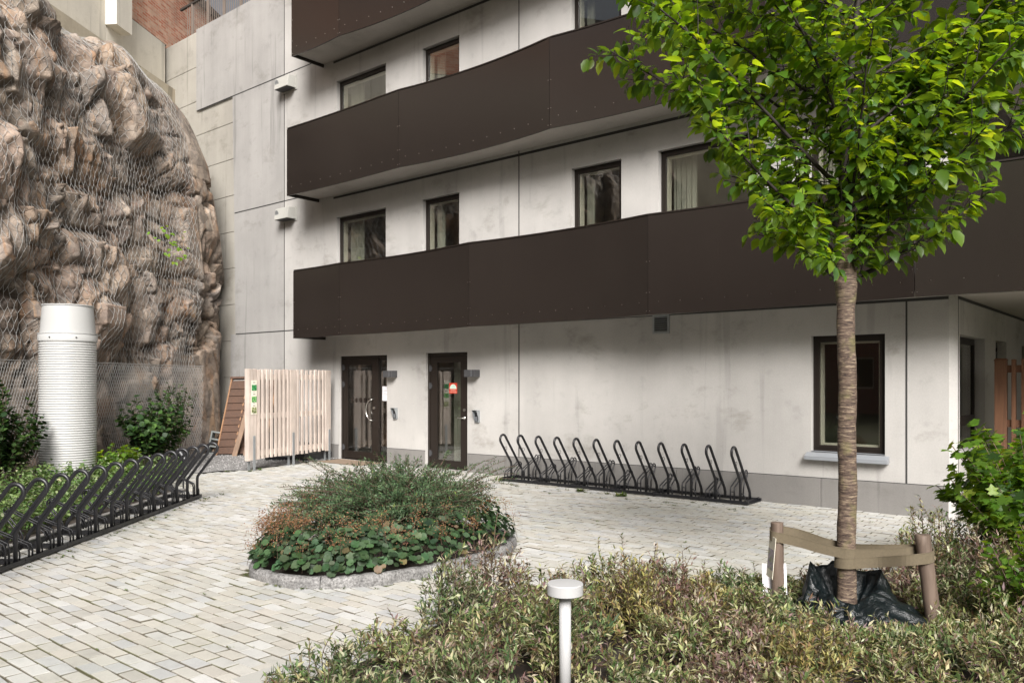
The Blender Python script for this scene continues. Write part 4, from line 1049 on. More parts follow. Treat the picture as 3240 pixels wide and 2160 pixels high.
def emit_leaves(name, parts, mat_, parent=None, tubes=None):
    """parts: list of (P, A, N, L, W, template, colour (n,3))"""
    VV, FF, CC, o = [], [], [], 0
    for P, A, N, L_, Wd, tm, c in parts:
        V, F, k = leaves(P, A, N, L_, Wd, tm); VV.append(V); FF.append(F + o); o += len(V); CC.append(np.repeat(c, k, 0))
    return trimesh(name, np.concatenate(VV), np.concatenate(FF), mat_, parent, np.concatenate(CC))
def pick(n, palette, jitter=.12):
    cs = np.array([p[0] for p in palette]); w_ = np.array([p[1] for p in palette], float); w_ /= w_.sum()
    c = cs[rng.choice(len(cs), n, p=w_)]
    return np.clip(c*(1 + rng.normal(0, jitter, (n, 1)))*(1 + rng.normal(0, jitter*.4, (n, 3))), .002, .95)
def sprays(bases, tops, nodes, leaf_per, L, Wd, tmpl, palette, start=.3, droop=.25, spread=.9, up=.5, jit=.02):
    """leafy stems: quadratic curves from base to top, leaves in whorls along the upper part. returns leaf part and stem polylines"""
    n = len(bases); mid = (bases + tops)/2 + np.stack([rng.normal(0, .04, n), rng.normal(0, .04, n), np.linalg.norm(tops-bases, axis=1)*droop], 1)
    ts = np.linspace(start, 1, nodes)[None, :, None]
    C = (1-ts)**2*bases[:, None] + 2*ts*(1-ts)*mid[:, None] + ts**2*tops[:, None]
    T = unit(2*(1-ts)*(mid-bases)[:, None] + 2*ts*(tops-mid)[:, None])
    C = np.repeat(C.reshape(-1, 3), leaf_per, 0); T = np.repeat(T.reshape(-1, 3), leaf_per, 0); m_ = len(C)
    rnd = unit(rng.normal(0, 1, (m_, 3))); side = unit(np.cross(T, rnd))
    A = unit(side*spread + T*up + np.array([0, 0, .08])); N = unit(T + .7*np.array([0, 0, 1.]) - .3*side + rng.normal(0, .25, (m_, 3)))
    C = C + rng.normal(0, jit, (m_, 3))
    ll = L*rng.uniform(.6, 1.15, m_)
    stems = [(1-q)**2*bases + 2*q*(1-q)*mid + q*q*tops for q in np.linspace(0, 1, 5)]
    return (C, A, N, ll, Wd*ll/L*rng.uniform(.8, 1.2, m_), tmpl, pick(m_, palette)), np.stack(stems, 1)
def stem_mesh(name, S, r, mat_, parent):
    A = S[:, :-1].reshape(-1, 3); B = S[:, 1:].reshape(-1, 3); return wires(name, A, B, r, mat_, parent)

# shrub in the island
sh = thing('island_shrub', 'broad grey green fine leaved shrub in the granite edged island', 'shrub', (-3.45, -5.0, 0))
n = 760; ang_ = rng.uniform(0, 2*math.pi, n); rad = np.sqrt(rng.uniform(0, 1, n))
bs = np.stack([-3.66 + rng.normal(0, .28, n), -5.1 + rng.normal(0, .36, n), np.full(n, .06)], 1)
hgt = (.40 + .37*(1-rad**1.6))*rng.uniform(.70, 1.2, n)
tp = np.stack([-3.72 + .95*rad*np.cos(ang_), -5.15 + 1.2*rad*np.sin(ang_), hgt], 1)
GR = [((.055,.095,.045), 5), ((.075,.125,.055), 5), ((.10,.15,.075), 3), ((.13,.18,.10), 1.2), ((.035,.065,.032), 3), ((.15,.19,.05), .3)]
lp, S = sprays(bs, tp, 28, 3, .036, .0115, LANCE, GR, .22, .18, .8, .55, .012)
n2_ = 60; a2 = rng.uniform(0, 2*math.pi, n2_)                     # long stray wands
bs2 = np.stack([-3.62 + .5*np.cos(a2), -5.05 + .65*np.sin(a2), np.full(n2_, .48)], 1); tp2 = bs2 + np.stack([.55*np.cos(a2)*rng.uniform(.5,1.2,n2_), .55*np.sin(a2)*rng.uniform(.5,1.2,n2_), rng.uniform(.02, .36, n2_)], 1)
lp2, S2 = sprays(bs2, tp2, 22, 2, .036, .010, LANCE, GR, .2, .2, .85, .5, .004)
emit_leaves('foliage', [lp, lp2], M['leaf'], sh); stem_mesh('stems', np.concatenate([S, S2]), .0028, M['stem'], sh)
# scalloped ground plants with dry flower heads
PH, AH, NH, LH, CH_ = [], [], [], [], []; FP = []
GRN = [((.036,.070,.030), 5), ((.050,.088,.040), 4), ((.068,.105,.055), 2.5), ((.026,.048,.022), 3), ((.13,.10,.05), .3), ((.16,.12,.07), .2)]
cnt = 0
while cnt < 2100:
    t_ = rng.uniform(0, 2*math.pi); k = rng.uniform(.56, .97); p_ = planter_pt(t_, k); cnt += 1
    if p_[1] > -4.3: continue
    z = .10 + .30*max(0, 1-((k-.66)/.36)**2) * rng.uniform(.35, 1.1)
    out = Vector((p_[0]+3.4, (p_[1]+5.38)*.7, 0)).normalized()
    PH.append((p_[0], p_[1], z)); AH.append((out.x + rng.normal(0,.4), out.y + rng.normal(0,.4), rng.uniform(-1.3, -.15))); NH.append((out.x*.9 + rng.normal(0,.3), out.y*.9 + rng.normal(0,.3), .8)); LH.append(rng.uniform(.04, .078))
    if rng.random() < (.10 if (p_[0] < -3.3 and p_[1] < -5.2) else .03) and z > .2: FP.append((p_[0]+out.x*.03, p_[1]+out.y*.03, z + rng.uniform(.06, .17)))
LH = np.array(LH)
gpl = emit_leaves('scalloped_ground_plants', [(np.array(PH), np.array(AH), np.array(NH), LH, LH*1.0, ROUND, pick(len(PH), GRN, .18))], M['leaf'])
tag(gpl, 'dark scalloped leaves crowding the edge of the granite island', 'ground plants', kind='stuff')
FP = np.array(FP); m_ = 95
P = np.repeat(FP, m_, 0) + rng.normal(0, 1, (len(FP)*m_, 3))*np.array([.042, .042, .034]); A = unit(rng.normal(0, 1, P.shape) + np.array([0, 0, .5]))
RU = [((.21,.105,.055), 4), ((.26,.135,.07), 3), ((.16,.085,.048), 3), ((.22,.15,.09), 2), ((.12,.075,.042), 1.5)]
fl_ = emit_leaves('dry_flower_heads', [(P, A, unit(rng.normal(0, 1, P.shape)), rng.uniform(.008, .017, len(P)), rng.uniform(.006, .012, len(P)), LANCE, pick(len(P), RU, .2))], M['flower'])
tag(fl_, 'rusty dry flower heads above the scalloped leaves', 'flowers', kind='stuff')
sA = FP - np.array([0, 0, .2]) + rng.normal(0, .02, FP.shape); 
st_o = wires('flower_stalks', sA, FP, .0022, M['stem']); tag(st_o, 'thin brown stalks under the rusty flower heads', 'stalks', kind='stuff')
# bright weeds standing in the island's edge
def weed(x, y, h, n, label, name='tall_weed', L_=.07, W_=.016, pal_=(((.13,.24,.05),3),((.18,.30,.07),2)), lean=(0, 0)):
    t = thing(name, label, 'weed', (x, y, 0))
    S_ = np.linspace(0, 1, n); P = np.stack([x + lean[0]*S_**1.5 + .01*np.sin(S_*9), y + lean[1]*S_**1.5, h*(.25+.75*S_)], 1); a = np.arange(n)*2.4
    A = np.stack([np.cos(a), np.sin(a), np.full(n, .55)], 1); ll = L_*(1.1-.5*S_)
    emit_leaves('leaves', [(P, A, np.tile([0, 0, 1.], (n, 1)) - A*.3, ll, W_*ll/L_, OVATE, pick(n, list(pal_)))], M['leaf'], t)
    b_ = MB(); b_.tube([(x, y, 0)] + [tuple(p) for p in P[::3]], .003, 5); b_.build('stalk', M['stem'], t)
weed(-2.72, -5.2, .46, 16, 'light green leggy weed at the right end of the island', lean=(.05, .05))
weed(-2.83, -5.5, .18, 22, 'low feathery grey green weed at the right end of the island', L_=.05, W_=.008, pal_=(((.16,.22,.13),1),))
weed(-2.88, -6.05, .14, 12, 'broad light green weed rosette inside the front kerb of the island', L_=.11, W_=.035)
x_, y_ = W(-.13, 5.75); weed(x_, y_, .74, 15, 'single tall weed stalk rising from the shrubs beside the granite kerb', L_=.06, W_=.018, pal_=(((.07,.14,.03),2),((.05,.10,.03),1)), lean=(.0, .04))
# ------------------------------------------------------------------ young cherry tree
TX, TY = W(2.243, 5.45); T0 = Vector((TX, TY, 0))
tree = thing('cherry_tree', 'young cherry tree with banded bark and a wide green crown, tied between stakes', 'tree', (TX, TY, 0))
RT, UP = Vector((CA, SA, 0)), Vector((0, 0, 1)); FW = Vector((-SA, CA, 0))
b_ = MB(); zs = np.linspace(-.05, 2.75, 90)
path, rad = [], []
for z in zs:
    path.append(T0 + RT*(.012*math.sin(z*1.7) + .004*math.sin(z*9)) + FW*.01*math.sin(z*2.3) + UP*z)
    r_ = .0615 + .012*math.exp(-max(z, 0)/.12) - .004*z/2 + .0012*math.sin(z*23) + .0008*math.sin(z*51+1)
    if z > 2.12: r_ = .060 + .012*math.exp(-((z-2.25)/.10)**2) - .03*max(0, (z-2.3)/.45)
    rad.append(r_)
b_.tube(path, rad, 18); 
top0 = path[-1]
LP, LA, LN = [], [], []
def limb(p, d, L_, r0, r1, n, curve, wob=.03):
    pts, rs = [p.copy()], [r0]; d = d.normalized(); ph = random.uniform(0, 6)
    for i in range(1, n+1):
        t_ = i/n; d = (d + curve/n + Vector((random.gauss(0, wob), random.gauss(0, wob), random.gauss(0, wob)))).normalized()
        p = p + d*(L_/n); pts.append(p.copy()); rs.append(r0 + (r1-r0)*t_**.8)
    return pts, rs
brn, twg = MB(), MB()
leader, lr = limb(top0, Vector((.02, .01, 1)), 2.9, .034, .008, 16, Vector((.05, .05, .1)))
brn.tube(leader, lr, 9)
def leaf_on(pts, a0=.15, n=14, sp=.05):
    P = [Vector(p) for p in pts]; m_ = len(P) - 1
    for i in range(n):
        t_ = a0 + (1-a0)*(i + random.random()*.6)/n; k = min(int(t_*m_), m_-1); f_ = t_*m_ - k
        q = P[k].lerp(P[k+1], min(f_, 1)); d = (P[k+1]-P[k]).normalized()
        for _ in range(1 if random.random() < .55 else 2):
            s_ = d.cross(Vector((random.gauss(0,1), random.gauss(0,1), random.gauss(0,1)))).normalized()
            a = (s_*.9 + d*.45 + Vector((0, 0, -.55))).normalized()
            LP.append(q + s_*random.uniform(.012, .035) + Vector((0,0,-.008))); LA.append(a); LN.append(Vector((s_.x*.35 + random.gauss(0,.3), s_.y*.35 + random.gauss(0,.3), 1)))
def branch(p, az, el, L_, r0, dens=1.0, lift=.35):
    d = RT*math.cos(az)*math.cos(el) + FW*math.sin(az)*math.cos(el) + UP*math.sin(el)
    pts, rs = limb(p, d, L_, r0, .0035, 12, UP*lift, .035); brn.tube(pts, rs, 7)
    nt = int(L_*10.5*dens)
    for i in range(nt):
        t_ = .08 + .90*i/nt; k = int(t_*12); q = pts[k].lerp(pts[min(k+1, 12)], t_*12-k)
        dd = (pts[min(k+1,12)]-pts[max(k-1,0)]).normalized(); s_ = dd.cross(Vector((random.gauss(0,1), random.gauss(0,1), random.gauss(0,1)))).normalized()
        ln = random.uniform(.20, .50)*(1.15-.6*t_)
        tp_, tr_ = limb(q, (s_*.75 + dd*.75 + UP*.15), ln, .0045, .0018, 5, UP*.05, .06); twg.tube(tp_, tr_, 4, cap=False)
        leaf_on(tp_, .1, int(6 + ln*24))
    leaf_on(pts, .3, int(L_*22))
def at_z(z):
    if z <= 2.75: return T0 + UP*z
    k = (z-2.75)/2.9*16; i = min(int(k), 15); return leader[i].lerp(leader[i+1], k-i)
pi = math.pi
# azimuth 0 = right in the photograph, pi = left, pi/2 = away from the camera
spec = [(2.30, pi+.35, .45, .85, .011, 1.2, .4), (2.36, -.7, .6, 1.2, .012, 1.1, .3), (2.42, .8, .55, 1.45, .014, 1.1, .3), (2.6, -.1, .6, 1.6, .014, 1.1, .2), (2.74, .2, .55, 1.7, .014, 1.1, .3), (3.0, -.2, .5, 1.7, .013, 1.1, .3), (3.3, .1, .5, 1.7, .012, 1.1, .2),
        (2.22, pi-.1, .70, 1.05, .017, .9, .25), (2.26, .05, .42, 1.25, .019, .8, .45), (2.40, pi+.2, .80, 1.75, .017, .9, .0), (2.46, .55, .75, 1.5, .015, .9, .3), (2.52, pi*.62, .80, 1.4, .013, 1, .3),
        (2.58, pi-.25, .78, 2.15, .019, 1, -.1), (2.62, -.45, .75, 1.6, .015, .9, .2), (2.70, pi*1.45, .85, 1.3, .013, .85, .2), (2.78, pi*.35, .75, 1.7, .015, 1, .2), (2.86, pi+.12, .68, 2.1, .017, 1.05, -.35),
        (2.95, .15, .62, 1.9, .016, 1, .2), (3.05, pi*.8, .75, 1.9, .015, 1, .1), (3.15, -.3, .70, 1.6, .014, 1, .1), (3.2, pi*1.25, .80, 1.5, .013, .9, .1), (3.3, .55, .65, 1.7, .014, 1, .1), (3.35, pi-.05, .62, 1.95, .015, 1, -.1),
        (3.45, pi*.55, .8, 1.6, .013, 1, .1), (3.55, .0, .6, 1.7, .013, 1, .1), (3.65, pi*1.1, .6, 1.6, .013, 1, .1), (3.7, pi*.75, .7, 1.7, .013, 1, .1), (3.8, pi*.3, .6, 1.5, .012, 1, .1), (3.9, -.4, .65, 1.3, .011, 1, .1),
        (4.0, pi-.2, .6, 1.4, .011, 1, .1), (4.1, .3, .6, 1.4, .011, 1, .1), (4.25, pi*1.4, .7, 1.1, .010, 1, .1), (4.4, pi*.6, .7, 1.2, .010, 1, .1), (4.5, pi, .65, 1.1, .009, 1, .1), (4.6, .1, .6, 1.1, .009, 1, .1), (4.8, pi*.4, .8, .9, .008, 1, .1), (5.0, pi*1.2, .8, .8, .008, 1, .1)]
for z, az, el, L_, r0, dn, lf_ in spec: branch(at_z(z), az, el, L_, r0, dn, lf_)
leaf_on(leader, .2, 60)
for i in range(26):
    z = 2.3 + i*.045; az = i*2.4
    d_ = RT*math.cos(az) + FW*math.sin(az) + UP*random.uniform(.1, .8)
    tp_, tr_ = limb(at_z(z) if z > 2.75 else T0 + UP*z, d_, random.uniform(.22, .42), .0045, .0018, 5, UP*.1, .08); twg.tube(tp_, tr_, 4, cap=False); leaf_on(tp_, .15, 13)
b_.build('trunk', M['bark'], tree, smooth=True)
brn.build('branches', M['twig'], tree, smooth=True, recalc=False); twg.build('twigs', M['twig'], tree, recalc=False)
LP, LA, LN = np.array(LP), np.array(LA), np.array(LN); n = len(LP); print('tree leaves', n)
ll = np.clip(rng.normal(.085, .02, n), .04, .13)
TG = [((.085,.165,.018), 5), ((.12,.215,.024), 4), ((.055,.11,.02), 4), ((.17,.27,.03), 2.2), ((.06,.12,.045), 2)]
cl_ = emit_leaves('crown', [(LP, LA, LN, ll, ll*rng.uniform(.52, .66, n), OVATE, pick(n, TG, .14))], M['tree_leaf'], tree)

# stakes, webbing, bag, cards
def stake(X, Y, top, lean, r_, label):
    a = Vector(W3(X + lean, Y, -.05)); c_ = Vector(W3(X, Y, top)); b_ = MB()
    P = [a.lerp(c_, t_) for t_ in np.linspace(0, 1, 12)]; b_.tube(P + [c_ + Vector((0, 0, .004))], [r_*(1+.03*math.sin(i*1.9)) for i in range(12)] + [r_*.9], 14)
    o = b_.build('tree_stake', M['stake'], smooth=True); o.data.set_sharp_from_angle(angle=R(50)); return tag(o, label, 'stake', 'stakes of the tied tree')
SLx, SLy, SRx, SRy = 1.835, 5.62, 2.64, 5.22
stake(SLx, SLy, .615, .01, .042, 'round wooden stake left of the tree with printed cards on it')
stake(SRx, SRy, .605, .085, .047, 'round wooden stake right of the tree leaning outward')
def ribbon(b_, pts, w_, th=.004):
    """upright band through pts (X, Y, z, tilt)"""
    K = [Vector(W3(p[0], p[1], p[2])) for p in pts]; K = [K[0]] + K + [K[-1]]; P = []
    for i in range(1, len(K)-2):
        for q in range(6):
            t_ = q/6; a_, b2_, c_, d_ = K[i-1], K[i], K[i+1], K[i+2]
            P.append(.5*((2*b2_) + (c_-a_)*t_ + (2*a_-5*b2_+4*c_-d_)*t_**2 + (3*b2_-a_-3*c_+d_)*t_**3))
    P.append(K[-2])
    n = len(P); L_, R_ = [], []
    for i in range(n):
        t_ = (P[min(i+1,n-1)] - P[max(i-1,0)]); t_.z = 0; t_.normalize(); no = Vector((t_.y, -t_.x, 0))
        L_.append(no*th/2); R_.append(no)
    for i in range(n-1):
        h = Vector((0, 0, w_/2))
        for e_ in (-1, 1):
            o_ = Vector((0, 0, e_*w_/2)); g_ = Vector((0, 0, .0022)); m0, m1 = L_[i]*1.7, L_[i+1]*1.7
            b_.hexa([P[i]+o_-g_-m0, P[i+1]+o_-g_-m1, P[i+1]+o_-g_+m1, P[i]+o_-g_+m0, P[i]+o_+g_-m0, P[i+1]+o_+g_-m1, P[i+1]+o_+g_+m1, P[i]+o_+g_+m0])
        b_.hexa([P[i]-h-L_[i], P[i+1]-h-L_[i+1], P[i+1]-h+L_[i+1], P[i]-h+L_[i], P[i]+h-L_[i], P[i+1]+h-L_[i+1], P[i+1]+h+L_[i+1], P[i]+h+L_[i]])
tX, tY, tr_ = 2.243, 5.45, .067
b_ = MB()
def arcp(cx, cy, r_, a0, a1, z0, z1, n=8): return [(cx + r_*math.cos(a), cy + r_*math.sin(a), z0 + (z1-z0)*i/(n-1)) for i, a in enumerate(np.linspace(a0, a1, n))]
# loop round the left stake, passing in front of the trunk and behind the right stake
front = arcp(SLx, SLy, .047, pi*1.0, pi*1.55, .53, .52) + [(SLx+.12, SLy-.09, .500), (SLx+.24, 5.46, .472)] + arcp(tX, tY, tr_+.004, pi*1.30, pi*1.66, .452, .446) + [(tX+.17, 5.335, .458), (SRx-.08, SRy+.048, .485), (SRx+.02, SRy+.058, .492)]
ribbon(b_, front, .064)
back = arcp(SLx, SLy, .047, pi*1.0, pi*.42, .54, .56) + [(SLx+.16, SLy+.02, .535), (tX-.10, 5.54, .492)] + arcp(tX, tY, tr_+.004, pi*.62, pi*.3, .478, .47, 6)
ribbon(b_, back, .06)
tag(b_.build('tree_tie', M['strap'], recalc=True), 'khaki webbing band looped round the left stake and across the trunk', 'tree tie', 'webbing bands of the tied tree')
b_ = MB()
front = arcp(tX, tY, tr_+.010, pi*1.0, pi*1.62, .384, .388) + [(tX+.16, 5.33, .408), (SRx-.12, 5.19, .450)] + arcp(SRx+.012, SRy, .056, pi*1.42, pi*2.1, .468, .49)
ribbon(b_, front, .066)
back = arcp(SRx+.012, SRy, .056, pi*2.1, pi*2.55, .49, .51) + [(SRx-.18, 5.36, .49), (tX+.05, 5.535, .46)]
ribbon(b_, back, .05)
tag(b_.build('tree_tie', M['strap'], recalc=True), 'khaki webbing band looped round the right stake and the trunk, the lower one', 'tree tie', 'webbing bands of the tied tree')
t = thing('plant_card', 'slim printed plant card fixed to the side of the left stake', 'card', W3(SLx-.048, SLy-.01, .40)); t.rotation_euler = (0, R(5), R(YAW))
b_ = MB(); b_.box(-.002, .001, -.085, .045, -.155, .125); b_.build('card', M['card'], t)
b_ = MB()
for i in range(8):
    for j in range(8): b_.quad((-.003, -.08+.12*i/8, -.10+.14*j/8), (-.003, -.08+.12*(i+1)/8, -.10+.14*j/8), (-.003, -.08+.12*(i+1)/8, -.10+.14*(j+1)/8), (-.003, -.08+.12*i/8, -.10+.14*(j+1)/8), random.choice(((.30,.28,.36),(.45,.38,.45),(.30,.33,.22),(.50,.48,.45))))
b_.build('picture', M['print'], t, recalc=False); local_parts(t)
b_ = MB(); b_.box(-.085, .085, -.002, .002, -.08, .145); o = b_.build('white_card', M['paper'], bevel=.0015); o.location = W3(SLx-.0, SLy-.052 if False else SLy+.05, .175); o.rotation_euler = (R(-6), 0, R(YAW))
tag(o, 'plain white card standing behind the foot of the left stake', 'card')
# black watering bag round the foot of the tree
from mathutils import noise as NZ3
nb, mb = 120, 40; V, F = [], []
def bag_pt(a, s):
    # s 0 inner rim bottom -> .25 rim -> 1 ground hem
    ca, sa = math.cos(a), math.sin(a)                   # a: 0 right, pi/2 away from camera
    rim_z = .185 + .15*max(0, math.sin(a))**.55 + .03*math.cos(a*2+.6) + .02*math.sin(a*5+1)
    rim_r = .175 + .05*max(0, math.sin(a)) + .03*abs(math.cos(a)) + .02*math.sin(a*3+.5)
    if s < .25:
        k = s/.25; r_ = .075 + (rim_r-.075)*k**.8; z = .06 + (rim_z-.06)*k
    else:
        k = (s-.25)/.75; out = .30 + .05*math.sin(a*2+.4) + (.36*max(0, math.cos(a+.85))**3); r_ = rim_r + (out-rim_r)*k**.8; z = rim_z*(1-k)**1.15 + .015
    fold = .030*NZ3.noise(Vector((ca*2.2, sa*2.2, s*1.6))) + .022*math.sin(a*13 + 3*NZ3.noise(Vector((ca, sa, s*3))))*(.25+s) + .012*NZ3.noise(Vector((ca*7, sa*7, s*8)))
    r_ += fold; z += .35*fold + .02*NZ3.noise(Vector((ca*4, sa*4, s*5)))
    return Vector(W3(tX + r_*ca, tY + r_*sa, max(z, .012)))
for i in range(nb):
    for j in range(mb): V.append(tuple(bag_pt(2*pi*i/nb, j/(mb-1))))
for i in range(nb):
    for j in range(mb-1): F.append((i*mb+j, ((i+1) % nb)*mb+j, ((i+1) % nb)*mb+j+1, i*mb+j+1))
o = trimesh('plastic_sheet', V, F, M['bag'], None, None, True); tag(o, 'crumpled black plastic sheet wrapped round the foot of the tree', 'plastic sheet')

# ------------------------------------------------------------------ variegated shrubs of the front bed
def canopy(X, Y):
    h = .34 + .07*math.sin(X*2.1+1) + .06*math.sin(Y*2.7+X) + .05*math.sin(X*5.3 - Y*3.1)
    if X < -.2: h *= .78 + .22*max(0, min(1, (X+1.0)/.8))
    return h
bases, tops, cid = [], [], []
bedp = [(-1.25, 3.0), (-1.08, 4.1), (-.82, 4.5), (-.55, 5.0), (-.15, 5.7), (.8, 5.95), (2.0, 6.0), (3.2, 6.3), (5.2, 6.8), (5.6, 2.6), (-1.45, 2.6)]
clumps = []
for i in range(15):
    for j in range(9):
        c_ = (-1.45 + i*.46 + (.23 if j % 2 else 0) + random.uniform(-.11, .11), 2.75 + j*.44 + random.uniform(-.11, .11))
        if inside(c_, bedp) and abs(c_[0]) < .66*c_[1] + .6: clumps.append((*c_, random.uniform(.75, 1.15), random.uniform(.22, .33)))
print('clumps', len(clumps))
for q, (qx, qy, qh, qr) in enumerate(clumps):
    for _ in range(50):
        a = random.uniform(0, 6.28); rr = qr*math.sqrt(random.random()); X0, Y0 = qx + .35*rr*math.cos(a), qy + .35*rr*math.sin(a); X, Y = qx + 1.12*rr*math.cos(a), qy + 1.12*rr*math.sin(a)
        if ((X-2.28)/.40)**2 + ((Y-5.30)/.46)**2 < 1 or math.hypot(X-.262, Y-4.0) < .075: continue
        h = canopy(qx, qy)*qh*(1.08 - .62*(rr/qr)**2)*random.uniform(.75, 1.12)
        if Y < 3.55: h = min(h, .27)
        front = math.hypot(X-tX, Y-tY)
        if front < 1.3 and Y < tY and abs(X-2.3) < .55: h = min(h, .05 + .13*front)
        if abs(X/Y - .0655) < .026 and Y < 4.02: continue
        if abs(X/Y - .0655) < .05 and Y < 4.0: h = min(h, .14)
        if X > 2.9 and Y > 5.3: h *= 1.25
        bases.append(W3(X0, Y0, .02)); tops.append(W3(X, Y, max(h, .06))); cid.append(q)
bases, tops = np.array(bases), np.array(tops); print('stems', len(bases))
VAR = [(tuple(.74*x for x in c), w) for c, w in [((.48,.46,.25), 4), ((.36,.37,.16), 4), ((.20,.25,.09), 4), ((.10,.16,.05), 3.5), ((.26,.20,.10), 2), ((.30,.20,.20), 1.8), ((.15,.09,.05), 1.5), ((.62,.59,.41), 2)]]
PNK = [(tuple(.74*x for x in c), w) for c, w in [((.30,.20,.18), 3), ((.40,.33,.24), 3), ((.22,.13,.12), 3), ((.48,.44,.27), 2.5), ((.16,.10,.06), 3), ((.15,.17,.07), 2), ((.58,.52,.40), 1.2)]]
YEL = [(tuple(.74*x for x in c), w) for c, w in [((.46,.40,.16), 4), ((.34,.30,.10), 4), ((.22,.22,.08), 3), ((.30,.20,.10), 2.5), ((.56,.53,.33), 2), ((.12,.13,.05), 2)]]
GRS = [((.085,.13,.05), 4), ((.13,.165,.07), 3), ((.33,.34,.20), 2.4), ((.05,.08,.032), 3), ((.44,.43,.31), 1.2), ((.17,.13,.09), 1)]
sel = np.array([(0, 0, 1, 0, 3, 0, 2, 3, 0, 1)[(q*7 + int(clumps[q][0]*3)) % 10] for q in cid]); sel[np.array([clumps[q][0] < -.25 and q % 3 == 0 for q in cid])] = 3; sel[np.array([clumps[q][0] < -.25 and q % 3 == 1 for q in cid])] = 0
vg = tag(bpy.data.objects.new('variegated_shrubs', None), 'low mass of cream and pink edged narrow leaved shrubs filling the front bed', 'shrubs', kind='stuff')
parts, SS = [], []
for m_, pl_, tm in ((sel == 0, VAR, LANCE), (sel == 1, PNK, LANCE), (sel == 2, YEL, LANCE), (sel == 3, GRS, LANCE)):
    lp, S = sprays(bases[m_], tops[m_], 17, 2, .052, .0145, tm, pl_, .22, .14, .8, .6, .012); parts.append(lp); SS.append(S)
# upright shoots standing above the mass
k = rng.choice(len(bases), 240, replace=False); bs = tops[k] - np.array([0, 0, .08]); tp = bs + np.stack([rng.normal(0, .05, 240), rng.normal(0, .05, 240), rng.uniform(.10, .22, 240)], 1)
lp, S = sprays(bs, tp, 9, 2, .042, .012, LANCE, VAR, .1, .05, .75, .65, .003); parts.append(lp); SS.append(S)
bpy.data.objects.remove(vg)
vg = emit_leaves('variegated_shrubs', parts, M['leaf']); tag(vg, 'low mass of cream and pink edged narrow leaved shrubs filling the front bed', 'shrubs', kind='stuff')
ss_ = stem_mesh('shrub_stems', np.concatenate(SS), .0022, M['stem'], None); tag(ss_, 'thin brown stems under the variegated shrubs', 'stems', kind='stuff')

# ------------------------------------------------------------------ lobed shrub at the right edge
def blob_shrub(name, label, cat, cx, cy, rx, ry, h, n, nodes, L_, W_, tm, pal_, mat_='leaf', base_z=0.02, lp_=2, start=.35, r_st=.004, group=None, low=.25):
    t = thing(name, label, cat, W3(cx, cy, 0), group)
    a = rng.uniform(0, 2*pi, n); rd = np.sqrt(rng.uniform(0, 1, n)); zt = h*(low + (1-low)*np.sqrt(np.clip(1-rd**2*.9, 0, 1))*rng.uniform(.45, 1.08, n))
    bs = np.array([W3(cx + rx*.25*q*math.cos(s_), cy + ry*.25*q*math.sin(s_), base_z) for q, s_ in zip(rd, a)]); tp = np.array([W3(cx + rx*q*math.cos(s_), cy + ry*q*math.sin(s_), z) for q, s_, z in zip(rd, a, zt)])
    lp, S = sprays(bs, tp, nodes, lp_, L_, W_, tm, pal_, start, .12, .85, .45, .02)
    emit_leaves('foliage', [lp], M[mat_], t); stem_mesh('stems', S, r_st, M['stem'], t); return t
LG = [((.085,.175,.022), 4), ((.12,.225,.03), 4), ((.055,.115,.02), 3), ((.035,.075,.02), 2), ((.19,.28,.04), 1.3)]
blob_shrub('lobed_leaf_shrub', 'bright green shrub with lobed leaves at the right edge of the bed', 'shrub', 4.18, 6.25, .92, .85, 1.34, 150, 16, .085, .075, LOBED, LG, 'tree_leaf', low=.30)
blob_shrub('lobed_leaf_shrub', 'lower green shrub with rounded leaves nearer the camera at the right edge', 'shrub', 3.25, 4.9, .42, .5, .74, 60, 12, .06, .042, OVATE, LG, 'tree_leaf', low=.35)

# ------------------------------------------------------------------ creepers and low plants by the rock
IV = [((.028,.062,.018), 4), ((.045,.09,.022), 4), ((.02,.042,.016), 3), ((.07,.13,.03), 1.2)]
IV2 = [((.10,.19,.03), 3), ((.15,.25,.04), 3), ((.06,.12,.02), 2)]
blob_shrub('climbing_shrub', 'dark green climbing shrub on the mesh right of the white pipe', 'shrub', -6.35, 14.2, .62, .9, 1.35, 60, 16, .10, .085, OVATE, IV, low=.35)
blob_shrub('climbing_shrub', 'dark green climbing shrub on the mesh left of the white pipe', 'shrub', -7.05, 11.1, .45, .9, 1.55, 80, 16, .09, .07, OVATE, IV, low=.35)
blob_shrub('climbing_shrub', 'tall thin dark creeper shoots on the mesh farther right of the pipe', 'shrub', -6.35, 15.4, .30, .8, 1.75, 18, 18, .07, .055, OVATE, IV, low=.6)
blob_shrub('bright_shrub', 'small yellow green shrub at the right foot of the white pipe', 'shrub', -6.05, 12.5, .34, .4, .62, 34, 10, .085, .065, OVATE, IV2, 'tree_leaf')
tw_ = thing('rock_seedling', 'few bright green leaves of a seedling growing from the rock face', 'seedling', W3(-6.62, 15.8, 4.1))
P = np.array([W3(-6.60 + random.gauss(0,.05), 15.8 + random.gauss(0, .35), 4.25 + random.gauss(0, .2)) for _ in range(30)]); A = unit(rng.normal(0, 1, P.shape) + np.array([0, 0, -.2]))
emit_leaves('leaves', [(P, A, np.tile([.6, -.5, .6], (30, 1)), rng.uniform(.06, .11, 30), rng.uniform(.05, .08, 30), OVATE, pick(30, [((.13,.26,.03), 1), ((.18,.32,.05), 1)]))], M['tree_leaf'], tw_)
b_ = MB(); 
for p in P[::3]: b_.tube([W3(-6.78, 15.8, 4.0), tuple(p)], .003, 4)
b_.build('shoots', M['stem'], tw_)
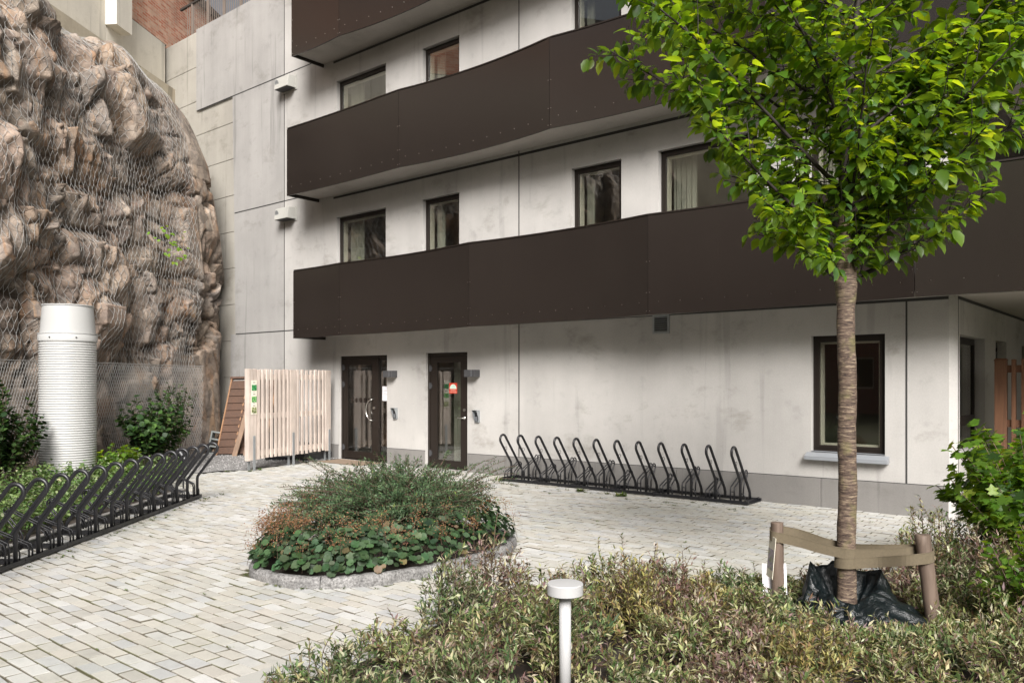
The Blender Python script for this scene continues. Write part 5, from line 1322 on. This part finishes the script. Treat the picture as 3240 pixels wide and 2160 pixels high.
# low planting between the rack and the rock
bs, tp = [], []
while len(bs) < 1500:
    Y = random.uniform(5.0, 13.2); X = -4.88 - random.random()**1.1*1.9 - max(0, (Y-11.4))*.25
    if X < -6.9 or math.hypot(X+6.73, Y-12.3) < .5: continue
    h = random.uniform(.14, .40)*(.7 + .5*min(1, (-4.8-X)/1.2)); a = random.uniform(0, 6.28); l_ = random.uniform(.02, .16)
    bs.append(W3(X, Y, .02)); tp.append(W3(max(-99, X + l_*math.cos(a)) if X < -5.05 else X - abs(l_*math.cos(a)), Y + l_*math.sin(a), h))
BG = [((.10,.17,.05), 4), ((.14,.21,.07), 4), ((.21,.27,.12), 3), ((.06,.11,.03), 3), ((.30,.33,.20), 1.2)]
lp, S = sprays(np.array(bs), np.array(tp), 7, 2, .058, .038, OVATE, BG, .25, .1, .85, .5, .015)
o = emit_leaves('low_planting', [lp], M['leaf']); tag(o, 'pale green low plants filling the strip between bike rack and rock', 'ground plants', kind='stuff')
# weeds in the paving joints
P, A, L_ = [], [], []
def tuft(x, y, n, s):
    for _ in range(n):
        a = random.uniform(0, 6.28); P.append((x + random.gauss(0, s*.35), y + random.gauss(0, s*.22), .002)); A.append((math.cos(a), math.sin(a), random.uniform(.15, 1.1))); L_.append(random.uniform(.35, 1)*s)
for _ in range(210):
    Y = random.uniform(3, 14); X = random.uniform(-.66, .66)*Y; x, y = W(X, Y)
    if X < -4.1 or y > -.3 or inside((x, y), BED) or inside((x, y), PLANT) or inside((x, y), GRAV): continue
    x = -13.6 + PX*round((x + 13.6)/PX*2)/2; y = -.008 - PY*round((-y)/PY); tuft(x, y, random.randint(4, 14), random.uniform(.012, .034))
for _ in range(60):
    Y = random.uniform(5.2, 11.4); x, y = W(-4.17 + abs(random.gauss(0, .07)), Y); tuft(x, y, 12, random.uniform(.02, .05))
for _ in range(36):
    tuft(random.uniform(-6, -2), -.72 - abs(random.gauss(0, .25)), 14, random.uniform(.02, .05))
for x, y, s, n in ((-4.55, -.80, .10, 40), (-3.85, -.83, .11, 46), (-4.1, -.78, .07, 18), (-6.25, -.72, .12, 10)): tuft(x, y, n, s)
for _ in range(26): a = random.uniform(0, 6.28); p_ = planter_pt(a, 1.03); tuft(p_[0], p_[1], 14, random.uniform(.02, .045))
for _ in range(30): x, y = random.uniform(-10.9, -10.3), random.uniform(-2.6, -.4); tuft(x - .0, y, 8, .02)
for x, y in ((-10.45, -2.45), (-10.55, -2.2), (-10.7, -2.75)): tuft(x, y, 30, .07)
P, A, L_ = np.array(P), np.array(A), np.array(L_); n = len(P)
WG = [((.09,.14,.03), 3), ((.06,.09,.025), 3), ((.13,.14,.04), 2), ((.10,.08,.04), 1)]
o = emit_leaves('paving_weeds', [(P, A, np.tile([0, 0, 1.], (n, 1)) + rng.normal(0, .2, (n, 3)), L_, L_*rng.uniform(.12, .4, n), LANCE, pick(n, WG))], M['leaf']); tag(o, 'small green weeds sprouting in the joints of the paving', 'weeds', kind='stuff')
